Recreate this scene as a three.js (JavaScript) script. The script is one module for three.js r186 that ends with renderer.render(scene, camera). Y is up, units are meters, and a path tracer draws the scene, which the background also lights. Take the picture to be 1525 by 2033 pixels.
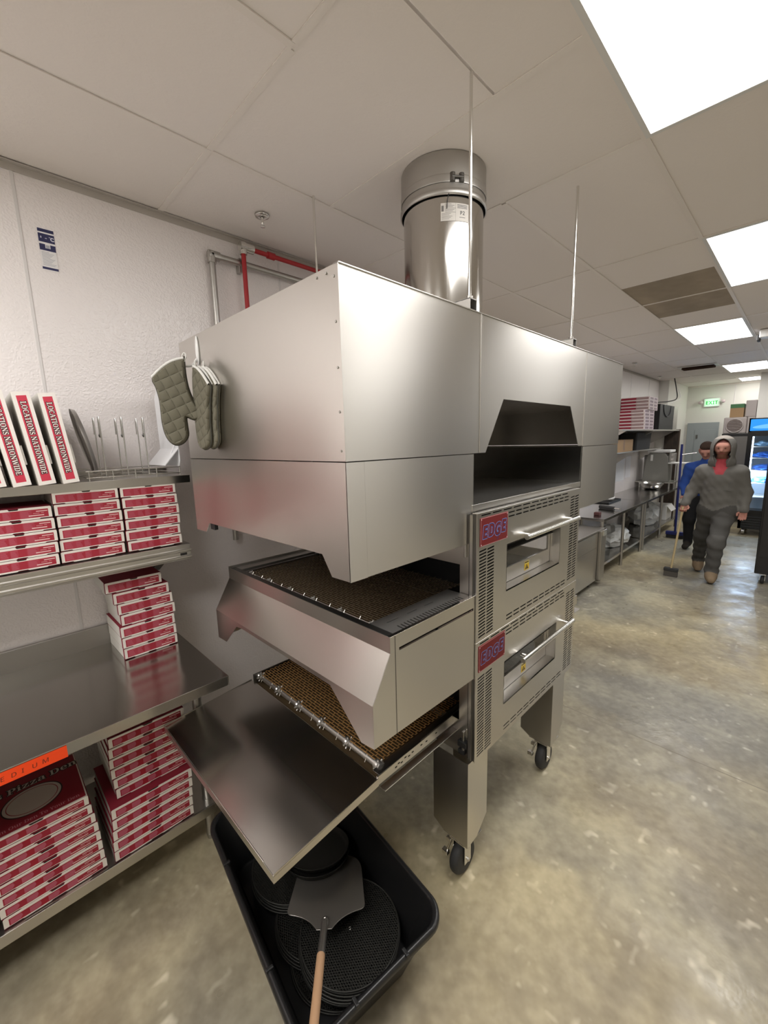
import * as THREE from 'three';
import { RoundedBoxGeometry } from 'three/addons/geometries/RoundedBoxGeometry.js';
import { mergeGeometries } from 'three/addons/utils/BufferGeometryUtils.js';
import { RectAreaLightUniformsLib } from 'three/addons/lights/RectAreaLightUniformsLib.js';

// ---------- camera, exposure, lights ----------
const scene = new THREE.Scene();
scene.background = new THREE.Color(0.02, 0.02, 0.02);
const renderer = new THREE.WebGLRenderer();
renderer.toneMapping = THREE.LinearToneMapping;
renderer.toneMappingExposure = 1.48;
renderer.shadowMap.enabled = true;
const camera = new THREE.PerspectiveCamera(101.867, 1525 / 2033, 0.05, 60);
camera.position.set(0, 1.85, 0);
camera.rotation.order = 'YXZ';
camera.rotation.set(-0.166424, 0.790995, -0.0259696);
RectAreaLightUniformsLib.init();
const PANEL_GLOW = 2.2, PANEL_LIGHT = 7.5, LIGHT_COLOR = new THREE.Color().setRGB(1.0, 0.98, 0.955);
const CEIL = 3.0;
// cells of the ceiling grid that hold a lit panel: x0, x1, z0, z1, label, category text
const PANELS = [
  [-0.565, 0.05, -2.06, -0.84, 'large lit ceiling panel nearest the camera at upper right'],
  [-0.565, 0.05, -4.5, -3.28, 'lit ceiling panel second from the camera beside the brownish tiles'],
  [-1.178, -0.565, -6.94, -5.72, 'lit ceiling panel beyond the brownish tiles, third from the camera'],
  [-1.178, -0.565, -10.6, -9.38, 'lit ceiling panel beside the dark ceiling vent'],
  [-1.178, -0.8, -12.6, -11.82, 'farthest lit ceiling panel near the back wall'],
  [-0.565, 0.05, 0.38, 1.6, 'lit ceiling panel straight behind the camera'],
  [-1.783, -1.178, 0.38, 1.6, 'lit ceiling panel behind the camera over the worktable'],
  [-1.178, -0.565, 1.6, 2.82, 'added lit ceiling panel farthest behind the camera'],  // unseen panel added to brighten the left wall
  [1.88, 2.49, -4.5, -3.28, 'nearer lit ceiling panel over the right side of the room'],
  [1.88, 2.49, -9.38, -8.16, 'farther lit ceiling panel over the right side of the room'],
];
for (const [x0, x1, z0, z1] of PANELS) {
  const l = new THREE.RectAreaLight(LIGHT_COLOR, PANEL_LIGHT, x1 - x0 - 0.06, z1 - z0 - 0.06);
  l.position.set((x0 + x1) / 2, CEIL - 0.012, (z0 + z1) / 2);
  l.rotation.x = -Math.PI / 2;
  l.castShadow = true;
  scene.add(l);
}

// ---------- helpers ----------
const V = (x, y, z) => new THREE.Vector3(x, y, z);
let seedState = 12345;
function rnd() { seedState = (seedState + 0x6d2b79f5) | 0; let t = Math.imul(seedState ^ (seedState >>> 15), 1 | seedState); t = (t + Math.imul(t ^ (t >>> 7), 61 | t)) ^ t; return ((t ^ (t >>> 14)) >>> 0) / 4294967296; }
const rr = (a, b) => a + (b - a) * rnd();
const usedNames = new Map();
function numbered(name) { const n = usedNames.get(name) || 0; usedNames.set(name, n + 1); return n ? name + '_' + String(n).padStart(3, '0') : name; }
function cast(o) { o.castShadow = true; o.receiveShadow = true; return o; }
// a Group at base (x,y,z); parts are given in the same coordinates as the base and are shifted to it
function thing(name, label, category, base = [0, 0, 0], group) {
  const g = new THREE.Group(); g.name = numbered(name); g.position.set(...base);
  g.userData = { label, category }; if (group) g.userData.group = group;
  scene.add(g); return g;
}
function struct(name) { const g = new THREE.Group(); g.name = name; g.userData = { kind: 'structure' }; scene.add(g); return g; }
// part in world coordinates under a thing (moved into the thing's frame)
function part(name, geo, mat, parent, label) {
  const m = cast(new THREE.Mesh(geo, mat)); m.name = name;
  const p = V(0, 0, 0); for (let o = parent; o && o !== scene; o = o.parent) p.add(o.position);
  if (!parent.userData.local) m.position.copy(p.negate());
  if (label) m.userData.label = label;
  parent.add(m); return m;
}
// part in the thing's own local coordinates
function lpart(name, geo, mat, parent, label) { const m = cast(new THREE.Mesh(geo, mat)); m.name = name; if (label) m.userData.label = label; parent.add(m); return m; }
function single(name, geo, mat, label, category, group) {
  const m = cast(new THREE.Mesh(geo, mat)); m.name = numbered(name); m.userData = { label, category }; if (group) m.userData.group = group; scene.add(m); return m;
}
// uv in metres from the dominant axis of each triangle's normal; grain runs along v
function metreUV(g) {
  g = g.index ? g.toNonIndexed() : g;
  const p = g.attributes.position, uv = new Float32Array(p.count * 2), a = V(), b = V(), c = V(), n = V();
  for (let i = 0; i < p.count; i += 3) {
    a.fromBufferAttribute(p, i); b.fromBufferAttribute(p, i + 1); c.fromBufferAttribute(p, i + 2);
    n.copy(b).sub(a).cross(c.clone().sub(a));
    const ax = Math.abs(n.x), ay = Math.abs(n.y), az = Math.abs(n.z);
    [a, b, c].forEach((q, k) => {
      const [u, w] = ax >= ay && ax >= az ? [q.z, q.y] : az >= ay ? [q.x, q.y] : [q.z, q.x];
      uv[(i + k) * 2] = u; uv[(i + k) * 2 + 1] = w;
    });
  }
  g.setAttribute('uv', new THREE.BufferAttribute(uv, 2)); return g;
}
function box(x0, x1, y0, y1, z0, z1, r = 0) {
  const w = Math.abs(x1 - x0), h = Math.abs(y1 - y0), d = Math.abs(z1 - z0);
  r = Math.min(r, w / 2.01, h / 2.01, d / 2.01);
  const g = r > 0 ? new RoundedBoxGeometry(w, h, d, 2, r) : new THREE.BoxGeometry(w, h, d);
  g.translate((x0 + x1) / 2, (y0 + y1) / 2, (z0 + z1) / 2);
  return metreUV(g);
}
function merge(list) { return mergeGeometries(list.map((g) => { const q = g.index ? g.toNonIndexed() : g; for (const k of Object.keys(q.attributes)) if (!['position', 'normal', 'uv'].includes(k)) q.deleteAttribute(k); return q; })); }
// round bar from a to b
function bar(a, b, r, seg = 10, r2 = r) {
  const A = V(...a), B = V(...b), d = B.clone().sub(A), L = d.length();
  const g = new THREE.CylinderGeometry(r2, r, L, seg, 1); g.translate(0, L / 2, 0);
  g.applyQuaternion(new THREE.Quaternion().setFromUnitVectors(V(0, 1, 0), d.normalize())); g.translate(A.x, A.y, A.z); return g;
}
function tube(pts, r, seg = 8, n = 40, closed = false) { return new THREE.TubeGeometry(new THREE.CatmullRomCurve3(pts.map((p) => V(...p)), closed), n, r, seg, closed); }
// polygon in the (z,y) plane extruded along x from x0 to x1
function prismX(pts, x0, x1, holes = []) {
  const s = new THREE.Shape(pts.map(([z, y]) => new THREE.Vector2(z, y)));
  for (const h of holes) s.holes.push(new THREE.Path(h.map(([z, y]) => new THREE.Vector2(z, y))));
  const g = new THREE.ExtrudeGeometry(s, { depth: Math.abs(x1 - x0), bevelEnabled: false });
  // shape x -> world z, shape y -> world y, depth -> world x
  const p = g.attributes.position, x = Math.min(x0, x1);
  for (let i = 0; i < p.count; i++) { const a = p.getX(i), b = p.getY(i), c = p.getZ(i); p.setXYZ(i, x + c, b, a); }
  flip(g); g.computeVertexNormals(); return metreUV(g);
}
function flip(g) { const q = g.index ? null : g; if (q) { for (const k of Object.keys(q.attributes)) { const a = q.attributes[k], s = a.itemSize; for (let i = 0; i < a.count; i += 3) for (let c = 0; c < s; c++) { const t = a.array[(i + 1) * s + c]; a.array[(i + 1) * s + c] = a.array[(i + 2) * s + c]; a.array[(i + 2) * s + c] = t; } } } return g; }
// polygon in the (x,y) plane extruded along z from z0 to z1
function prismZ(pts, z0, z1, holes = [], bevel = 0) {
  const s = new THREE.Shape(pts.map(([x, y]) => new THREE.Vector2(x, y)));
  for (const h of holes) s.holes.push(new THREE.Path(h.map(([x, y]) => new THREE.Vector2(x, y))));
  const g = new THREE.ExtrudeGeometry(s, { depth: Math.abs(z1 - z0), bevelEnabled: bevel > 0, bevelSize: bevel, bevelThickness: bevel, bevelSegments: 2 });
  g.translate(0, 0, Math.min(z0, z1)); return metreUV(g);
}
// polygon in the (x,z) plane extruded along y
function prismY(pts, y0, y1, holes = []) {
  const s = new THREE.Shape(pts.map(([x, z]) => new THREE.Vector2(x, -z)));
  for (const h of holes) s.holes.push(new THREE.Path(h.map(([x, z]) => new THREE.Vector2(x, -z))));
  const g = new THREE.ExtrudeGeometry(s, { depth: Math.abs(y1 - y0), bevelEnabled: false });
  g.rotateX(-Math.PI / 2); g.translate(0, Math.min(y0, y1), 0); return metreUV(g);
}
// rectangle facing +x at x, for print: u runs along -z (left to right as read), v up
function faceX(x, y0, y1, z0, z1) {
  const g = new THREE.PlaneGeometry(Math.abs(z1 - z0), y1 - y0); g.rotateY(Math.PI / 2); g.translate(x, (y0 + y1) / 2, (z0 + z1) / 2); return g;
}
function lathe(profile, seg = 40) { return new THREE.LatheGeometry(profile.map(([r, y]) => new THREE.Vector2(r, y)), seg); }

// ---------- value noise and computed textures ----------
function lattice(n, seed) { const a = new Float32Array(n * n); let s = seed >>> 0; for (let i = 0; i < a.length; i++) { s = (Math.imul(s, 1664525) + 1013904223) >>> 0; a[i] = s / 4294967296; } return a; }
function tileNoise(nx, ny, seed) { // periodic value noise in [0,1], u,v in [0,1)
  const n = Math.max(nx, ny), a = lattice(n, seed);
  return (u, v) => { const x = u * nx, y = v * ny, xi = Math.floor(x), yi = Math.floor(y), fx = x - xi, fy = y - yi, sx = fx * fx * (3 - 2 * fx), sy = fy * fy * (3 - 2 * fy);
    const g = (i, j) => a[((j % ny + ny) % ny) * n + ((i % nx + nx) % nx)];
    return (g(xi, yi) * (1 - sx) + g(xi + 1, yi) * sx) * (1 - sy) + (g(xi, yi + 1) * (1 - sx) + g(xi + 1, yi + 1) * sx) * sy; };
}
function dataTex(w, h, fn, srgb, rep = 1, rep2 = rep) {
  const d = new Uint8Array(w * h * 4);
  for (let y = 0; y < h; y++) for (let x = 0; x < w; x++) { const c = fn(x / w, y / h), o = (y * w + x) * 4; for (let k = 0; k < 3; k++) d[o + k] = Math.max(0, Math.min(255, 255 * (c.length ? c[k] : c))); d[o + 3] = 255; }
  const t = new THREE.DataTexture(d, w, h); t.wrapS = t.wrapT = THREE.RepeatWrapping; t.magFilter = THREE.LinearFilter; t.minFilter = THREE.LinearMipmapLinearFilter;
  if (srgb) t.colorSpace = THREE.SRGBColorSpace; t.repeat.set(rep, rep2); t.needsUpdate = true; return t;
}
function canvasTex(w, h, draw) { const c = document.createElement('canvas'); c.width = w; c.height = h; draw(c.getContext('2d'), w, h); const t = new THREE.CanvasTexture(c); t.colorSpace = THREE.SRGBColorSpace; t.magFilter = THREE.LinearFilter; return t; }
const std = (o) => new THREE.MeshStandardMaterial(o);
const lin = (r, g, b) => new THREE.Color().setRGB(r, g, b);

// brushed stainless steel
const steel = (tone, rough, extra = {}) => new THREE.MeshPhysicalMaterial({ color: lin(tone * 0.79, tone * 0.765, tone * 0.725), metalness: 1, roughness: rough / 2, ...extra });
const M = {
  hood: steel(0.82, 0.6, { anisotropy: 0.8, anisotropyRotation: Math.PI / 2 }),
  steel: steel(0.80, 0.56, { anisotropy: 0.5, anisotropyRotation: Math.PI / 2 }),
  table: steel(0.56, 0.36),
  tray: steel(0.84, 0.42),
  galv: steel(0.62, 0.8),
  duct: steel(0.72, 0.28),
  darkSteel: steel(0.22, 0.75),  // dark tone; on the bed end rail it stands for a reflection
  sootAndShade: std({ color: lin(0.03, 0.028, 0.026), roughness: 0.85, metalness: 0.3 }),  // baked oven lining, and painted shade behind slots and in openings
  chrome: std({ color: lin(0.78, 0.77, 0.74), metalness: 1, roughness: 0.18 }),
  wireShelf: std({ color: lin(0.7, 0.69, 0.67), metalness: 1, roughness: 0.25 }),
  black: std({ color: lin(0.012, 0.012, 0.013), roughness: 0.6 }),
  blackGloss: std({ color: lin(0.012, 0.012, 0.013), roughness: 0.25 }),
  rubber: std({ color: lin(0.035, 0.035, 0.036), roughness: 0.7 }),
  white: std({ color: lin(0.78, 0.77, 0.74), roughness: 0.6 }),
  whitePlastic: std({ color: lin(0.8, 0.8, 0.79), roughness: 0.35 }),
  card: std({ color: lin(0.72, 0.69, 0.64), roughness: 0.8 }),
    red: std({ color: lin(0.2, 0.01, 0.012), roughness: 0.6 }),
  redPipe: std({ color: lin(0.42, 0.02, 0.025), roughness: 0.4 }),
  kraft: std({ color: lin(0.36, 0.23, 0.12), roughness: 0.85 }),
};

// ---------- floor ----------
const f1 = tileNoise(5, 5, 21), f2 = tileNoise(13, 11, 22), f3 = tileNoise(37, 41, 23), f4 = tileNoise(120, 110, 24), f5 = tileNoise(300, 300, 25), f6 = tileNoise(3, 4, 26), f7 = tileNoise(9, 7, 27);
const floorCol = dataTex(1024, 1024, (u, v) => {
  const uu = u + 0.03 * (f3(u, v) - 0.5), vv = v + 0.03 * (f2(u, v) - 0.5);
  let a = 0.45 * f1(uu, vv) + 0.3 * f2(uu, vv) + 0.17 * f3(uu, vv) + 0.08 * f4(u, v);
  a = Math.max(0, Math.min(1, (a - 0.5) * 2.2 + 0.5));
  const warm = Math.max(0, Math.min(1, (0.6 * f6(uu, vv) + 0.4 * f7(uu, vv) - 0.5) * 2.5 + 0.5));
  const fleck = Math.max(0, f3(vv, uu) * f4(v, u) - 0.55) * 1.1, g = 0.03 * (f5(u, v) - 0.5) + 0.04 * (f4(u, v) - 0.5);
  const lo = [0.52, 0.495, 0.44], hi = [0.72, 0.69, 0.59], wm = [0.035, 0.005, -0.045];
  return [0, 1, 2].map((k) => lo[k] + (hi[k] - lo[k]) * a + wm[k] * (warm - 0.35) + g + fleck * 0.5);
}, true, 1 / 3.1);
const floorBump = dataTex(512, 512, (u, v) => 0.5 * f3(u, v) + 0.3 * f4(u, v) + 0.2 * f5(u, v), false, 1 / 1.7);
M.floor = new THREE.MeshPhysicalMaterial({ color: 0xffffff, map: floorCol, bumpMap: floorBump, bumpScale: 0.0012, roughness: 0.55, roughnessMap: dataTex(256, 256, (u, v) => 0.75 + 0.4 * (f2(u, v) - 0.5) + 0.3 * (f3(u, v) - 0.5), false, 1 / 2.3), clearcoat: 0.05, clearcoatRoughness: 0.4 });
const floor = struct('floor');
part('slab', box(-2.6, 3.6, -0.12, 0, -13.2, 3.3), M.floor, floor);
// saw-cut joints filled flush: shallow grooves are modelled as thin dark fillers
M.joint = std({ color: lin(0.27, 0.245, 0.2), roughness: 0.9 });
part('saw_cut', box(-2.38, 3.4, -0.004, 0.0006, -2.728, -2.722), M.joint, floor);
// ---------- walls ----------
const p1 = tileNoise(170, 170, 31), p2 = tileNoise(80, 90, 32), p3 = tileNoise(4, 5, 33);
const frpBump = dataTex(512, 512, (u, v) => { const a = 0.6 * p1(u, v) + 0.4 * p2(u, v); return Math.max(0, Math.min(1, (a - 0.35) * 2)); }, false, 1 / 0.8);
M.frp = new THREE.MeshPhysicalMaterial({ color: lin(0.86, 0.81, 0.80), roughness: 0.24, bumpMap: frpBump, bumpScale: 0.0011 });
M.trimWhite = std({ color: lin(0.72, 0.69, 0.68), roughness: 0.4 });
M.wall = std({ color: lin(0.74, 0.72, 0.67), roughness: 0.6, bumpMap: frpBump, bumpScale: 0.0003 });
const wl = struct('wall_left');
part('backing', box(-2.55, -2.392, 0, 3.15, -13.05, 3.15), M.wall, wl);
const seams = []; for (let z = 3.377; z > -13; z -= 1.22) seams.push(z);
for (let i = 0; i < seams.length - 1; i++) {
  const z0 = Math.min(3.05, seams[i]) - 0.004, z1 = Math.max(-10.86, seams[i + 1]) + 0.004;
  if (z0 <= z1) continue;
  part('frp_panel', box(-2.392, -2.38, 0.0, 3.01, z1, z0), M.frp, wl);
  if (i) part('seam_strip', box(-2.382, -2.3775, 0.0, 3.005, z0 - 0.002, z0 + 0.010, 0.0012), M.trimWhite, wl);
}
const wr = struct('wall_right'); part('board', box(3.4, 3.55, 0, 3.15, -13.05, 3.15), M.wall, wr);
const wf = struct('wall_front'); part('board', box(-2.39, 3.4, 0, 3.15, 3.05, 3.2), M.wall, wf);
const wb = struct('wall_back'); part('board', box(-2.39, -0.76, 0, 3.15, -13.05, -12.9), M.wall, wb);
part('seam_strip', box(-1.3, -1.285, 0, 3.0, -12.902, -12.894), M.trimWhite, wb);
const wc = struct('wall_column'); part('board', box(-2.39, -2.2, 0, 3.1, -12.9, -10.87), M.wall, wc);
const wp = struct('wall_partition'); part('board', box(-0.76, 3.4, 0, 3.1, -13.05, -11.25), M.wall, wp);
const bb = struct('baseboard_back'); part('strip', box(-2.2, -0.76, 0, 0.1, -12.9, -12.885), std({ color: lin(0.08, 0.075, 0.07), roughness: 0.6 }), bb);

// ---------- ceiling ----------
const c1 = tileNoise(140, 140, 41), c2 = tileNoise(40, 40, 42);
const tileBump = dataTex(256, 256, (u, v) => 0.5 * c1(u, v) + 0.5 * c2(u, v), false, 2);
M.tile = std({ color: lin(0.86, 0.80, 0.76), roughness: 0.75, bumpMap: tileBump, bumpScale: 0.0006 });
M.tile2 = std({ color: lin(0.84, 0.78, 0.735), roughness: 0.75, bumpMap: tileBump, bumpScale: 0.0006 });
const st1 = tileNoise(3, 9, 43), st2 = tileNoise(16, 20, 44);
M.tileBrown = std({ color: 0xffffff, map: dataTex(256, 256, (u, v) => { const k = 0.9 + 0.12 * (st1(u, v) - 0.5) + 0.05 * (st2(u, v) - 0.5); return [0.70 * k, 0.64 * k, 0.56 * k]; }, true, 1), roughness: 0.8 });  // darker beige-brown tiles with random tone
M.tee = std({ color: lin(0.84, 0.78, 0.73), roughness: 0.45 });
M.angle = std({ color: lin(0.5, 0.46, 0.42), roughness: 0.5 });
const ceiling = struct('ceiling');
part('deck', box(-2.6, 3.6, 3.16, 3.3, -13.2, 3.3), M.wall, ceiling);
const gx = [-2.38, -1.783, -1.178, -0.565, 0.05, 0.66, 1.27, 1.88, 2.49, 3.1, 3.4];
const gz = [3.05, 2.82, 1.6, 0.38, -0.84, -2.06, -3.28, -4.5, -5.72, -6.94, -8.16, -9.38, -10.6, -11.82, -12.9];
const tileParts = (x0, x1, z0, z1, m) => part('tile', box(x0 + 0.003, x1 - 0.003, CEIL + 0.004, CEIL + 0.02, z0 + 0.003, z1 - 0.003), m, ceiling);
const teeZ = (x, z0, z1) => part('tee', box(x - 0.012, x + 0.012, CEIL - 0.001, CEIL + 0.003, z0, z1), M.tee, ceiling);
const teeX = (z, x0, x1) => part('tee', box(x0 + 0.012, x1 - 0.012, CEIL, CEIL + 0.0035, z - 0.012, z + 0.012), M.tee, ceiling);
for (let i = 0; i < gx.length - 1; i++) for (let j = 0; j < gz.length - 1; j++) {
  const x0 = gx[i], x1 = gx[i + 1], z1 = gz[j], z0 = gz[j + 1], cx = (x0 + x1) / 2, cz = (z0 + z1) / 2;
  if (j > 0) teeX(z1, x0, x1);
  if (i > 0 && !(i === 2 && j === 4)) teeZ(x0, z0, z1);
  if (PANELS.some((p) => cx > p[0] && cx < p[1] && cz > p[2] - 0.4 && cz < p[3] + 0.1)) continue;
  if (j === 4 && (i === 1 || i === 2)) { // two long tiles laid across here, one cut for the hanger rod
    if (i === 1) {
      teeX(-1.445, -1.783, -0.565);
      tileParts(-1.783, -0.868, -1.445, -0.84, M.tile); tileParts(-0.864, -0.565, -1.445, -0.84, M.tile2);
      tileParts(-1.783, -0.565, -2.06, -1.445, M.tile2);
    }
    continue;
  }
  if (i === 2 && j === 6) { tileParts(x0, x1, -3.89, z1, M.tile); tileParts(x0, x1, z0, -3.89, M.tileBrown); continue; }
  if (i === 2 && j === 7) { tileParts(x0, x1, -5.11, z1, M.tileBrown); tileParts(x0, x1, z0, -5.11, M.tile); continue; }
  tileParts(x0, x1, z0, z1, (i + j) % 3 ? M.tile : M.tile2);
}
const tr = struct('trim_1'); // wall angle under the ceiling
part('wall_angle', box(-2.38, -2.356, CEIL - 0.004, CEIL, -10.86, 3.05), M.angle, tr);
part('wall_angle', box(-2.3795, -2.376, CEIL - 0.03, CEIL - 0.004, -10.86, 3.05), M.angle, tr);
const tr2 = struct('trim_2');
part('wall_angle', box(-2.2, -0.76, CEIL - 0.03, CEIL, -12.9, -12.876), M.tee, tr2);

// lit ceiling panels
M.diffuser = std({ color: lin(0.9, 0.9, 0.88), roughness: 0.6, emissive: LIGHT_COLOR.clone().lerp(new THREE.Color(1, 1, 1), 0.5), emissiveIntensity: PANEL_GLOW });
M.lampFrame = std({ color: lin(0.75, 0.74, 0.72), roughness: 0.4 });
for (const [x0, x1, z0, z1, label] of PANELS) {
  const t = thing('ceiling_light', label, 'ceiling light', [(x0 + x1) / 2, CEIL, (z0 + z1) / 2], 'flat lit ceiling panels');
  part('diffuser', box(x0 + 0.02, x1 - 0.02, CEIL - 0.002, CEIL + 0.012, z0 + 0.02, z1 - 0.02), M.diffuser, t);
  part('frame', box(x0 + 0.003, x1 - 0.003, CEIL - 0.004, CEIL + 0.02, z1 - 0.022, z1 - 0.003), M.lampFrame, t);
  part('frame', box(x0 + 0.003, x1 - 0.003, CEIL - 0.004, CEIL + 0.02, z0 + 0.003, z0 + 0.022), M.lampFrame, t);
  part('frame', box(x0 + 0.003, x0 + 0.022, CEIL - 0.004, CEIL + 0.02, z0 + 0.022, z1 - 0.022), M.lampFrame, t);
  part('frame', box(x1 - 0.022, x1 - 0.003, CEIL - 0.004, CEIL + 0.02, z0 + 0.022, z1 - 0.022), M.lampFrame, t);
}
// ceiling vent
{
  const t = thing('ceiling_vent', 'dark slotted air vent in the ceiling by the far lights', 'vent', [-1.44, CEIL, -9.15]);
  part('frame', box(-1.72, -1.17, CEIL - 0.012, CEIL - 0.002, -9.02, -8.96, 0.003), M.lampFrame, t);
  part('frame', box(-1.72, -1.17, CEIL - 0.012, CEIL - 0.002, -9.34, -9.28, 0.003), M.lampFrame, t);
  part('frame', box(-1.72, -1.67, CEIL - 0.012, CEIL - 0.002, -9.28, -9.02, 0.003), M.lampFrame, t);
  part('frame', box(-1.22, -1.17, CEIL - 0.012, CEIL - 0.002, -9.28, -9.02, 0.003), M.lampFrame, t);
  part('backing', box(-1.67, -1.22, CEIL - 0.003, CEIL - 0.001, -9.28, -9.02), M.black, t);
  for (let k = 0; k < 4; k++) { const g = box(-1.67, -1.22, -0.001, 0.001, -0.028, 0.028); g.rotateX(0.7); g.translate(0, CEIL - 0.022, -9.06 - k * 0.062); part('louver', g, std({ color: lin(0.12, 0.07, 0.05), roughness: 0.6 }), t); }
}
// sprinkler heads
for (const [x, z, label] of [[-2.063, -1.226, 'chrome sprinkler head in the ceiling above the oven mitts'], [-2.076, -7.795, 'small sprinkler head in the ceiling above the far stack of boxes'], [-2.199, -10.005, 'farthest sprinkler head in the ceiling near the column']]) {
  const t = thing('fire_sprinkler', label, 'sprinkler', [x, CEIL, z], 'ceiling sprinkler heads');
  const L = (p) => { const g = lathe(p, 24); g.translate(x, CEIL, z); return g; };
  part('escutcheon', L([[0.0001, -0.004], [0.02, -0.012], [0.034, -0.008], [0.037, 0.0], [0.0001, 0.0]]), M.chrome, t);
  part('body', L([[0.0001, -0.045], [0.006, -0.045], [0.008, -0.03], [0.006, -0.02], [0.012, -0.01], [0.0001, -0.01]]), M.chrome, t);
  part('deflector', L([[0.0001, -0.055], [0.013, -0.054], [0.013, -0.051], [0.003, -0.047], [0.0001, -0.046]]), M.chrome, t);
}
// hanger rods of the hood
for (const [x, z, y0, label] of [[-1.757, -1.323, 2.284, 'thin threaded rod at the back left of the hood'], [-0.868, -1.299, 2.325, 'long bright hanger rod in front of the exhaust duct'], [-0.871, -2.189, 2.325, 'thin hanger rod at the far front of the hood']]) {
  const t = thing('hanger_rod', label, 'rod', [x, y0, z], 'hood hanger rods');
  part('rod', bar([x, y0, z], [x, CEIL + 0.003, z], 0.0055, 10), M.chrome, t);
  part('nut', bar([x, y0, z], [x, y0 + 0.012, z], 0.011, 6), M.galv, t);
}
// pipes on the wall
{
  const t = thing('conduit_pipe', 'grey steel pipe with an elbow on the white wall behind the hood', 'pipe', [-2.34, 1.3, -1.5]);
  part('riser', bar([-2.345, 1.3, -1.072], [-2.345, 2.845, -1.072], 0.0165, 14), M.galv, t);
  part('run', bar([-2.345, 2.86, -1.09], [-2.345, 2.86, -3.2], 0.0165, 14), M.galv, t);
  part('elbow', merge([bar([-2.345, 2.82, -1.072], [-2.345, 2.872, -1.072], 0.023, 14), bar([-2.345, 2.86, -1.055], [-2.345, 2.86, -1.115], 0.023, 14)]), M.galv, t);
  part('strap', box(-2.378, -2.34, 2.81, 2.885, -1.245, -1.225, 0.003), M.galv, t);
}
{
  const t = thing('sprinkler_pipe', 'red sprinkler pipe with a silver elbow under the ceiling', 'pipe', [-2.30, 1.3, -1.5]);
  part('riser', bar([-2.31, 1.3, -1.24], [-2.31, 2.92, -1.24], 0.0125, 14), M.redPipe, t);
  part('run', bar([-2.31, 2.935, -1.27], [-2.31, 2.935, -3.4], 0.0125, 14), M.redPipe, t);
  part('elbow', merge([bar([-2.31, 2.895, -1.24], [-2.31, 2.955, -1.24], 0.02, 14), bar([-2.31, 2.935, -1.22], [-2.31, 2.935, -1.30], 0.024, 14)]), M.chrome, t);
  part('coupling', bar([-2.31, 2.935, -1.39], [-2.31, 2.935, -1.435], 0.0185, 14), M.redPipe, t);
}
// information sticker on the wall
{
  const tex = canvasTex(128, 384, (c, w, h) => {
    c.fillStyle = '#e9e6e6'; c.fillRect(0, 0, w, h); c.fillStyle = '#2a2b55';
    c.fillRect(0, 0, w, 30); c.fillRect(0, 44, w, 78); c.fillRect(0, 140, 46, 46); c.fillRect(86, 140, 42, 46); c.fillRect(0, 176, w, 22); c.fillRect(0, 352, w, 22);
    c.strokeStyle = '#e4e4ec'; c.lineWidth = 8; c.beginPath(); c.arc(112, 84, 14, 0.6, 5.6); c.stroke(); c.fillStyle = '#b9b9c8'; c.fillRect(16, 70, 10, 18); c.fillRect(52, 80, 16, 8); c.fillRect(84, 66, 14, 6);
    c.fillStyle = '#a9a9b2'; c.fillRect(50, 146, 32, 30);
    for (let i = 0; i < 11; i++) c.fillRect(10, 212 + i * 12, 60 + ((i * 37) % 48), 4);
  });
  single('wall_sticker', faceX(-2.3785, 2.615, 2.78, -0.395, -0.34), std({ map: tex, roughness: 0.5 }), 'small blue and white sticker on the white wall', 'sticker');
}
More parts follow.
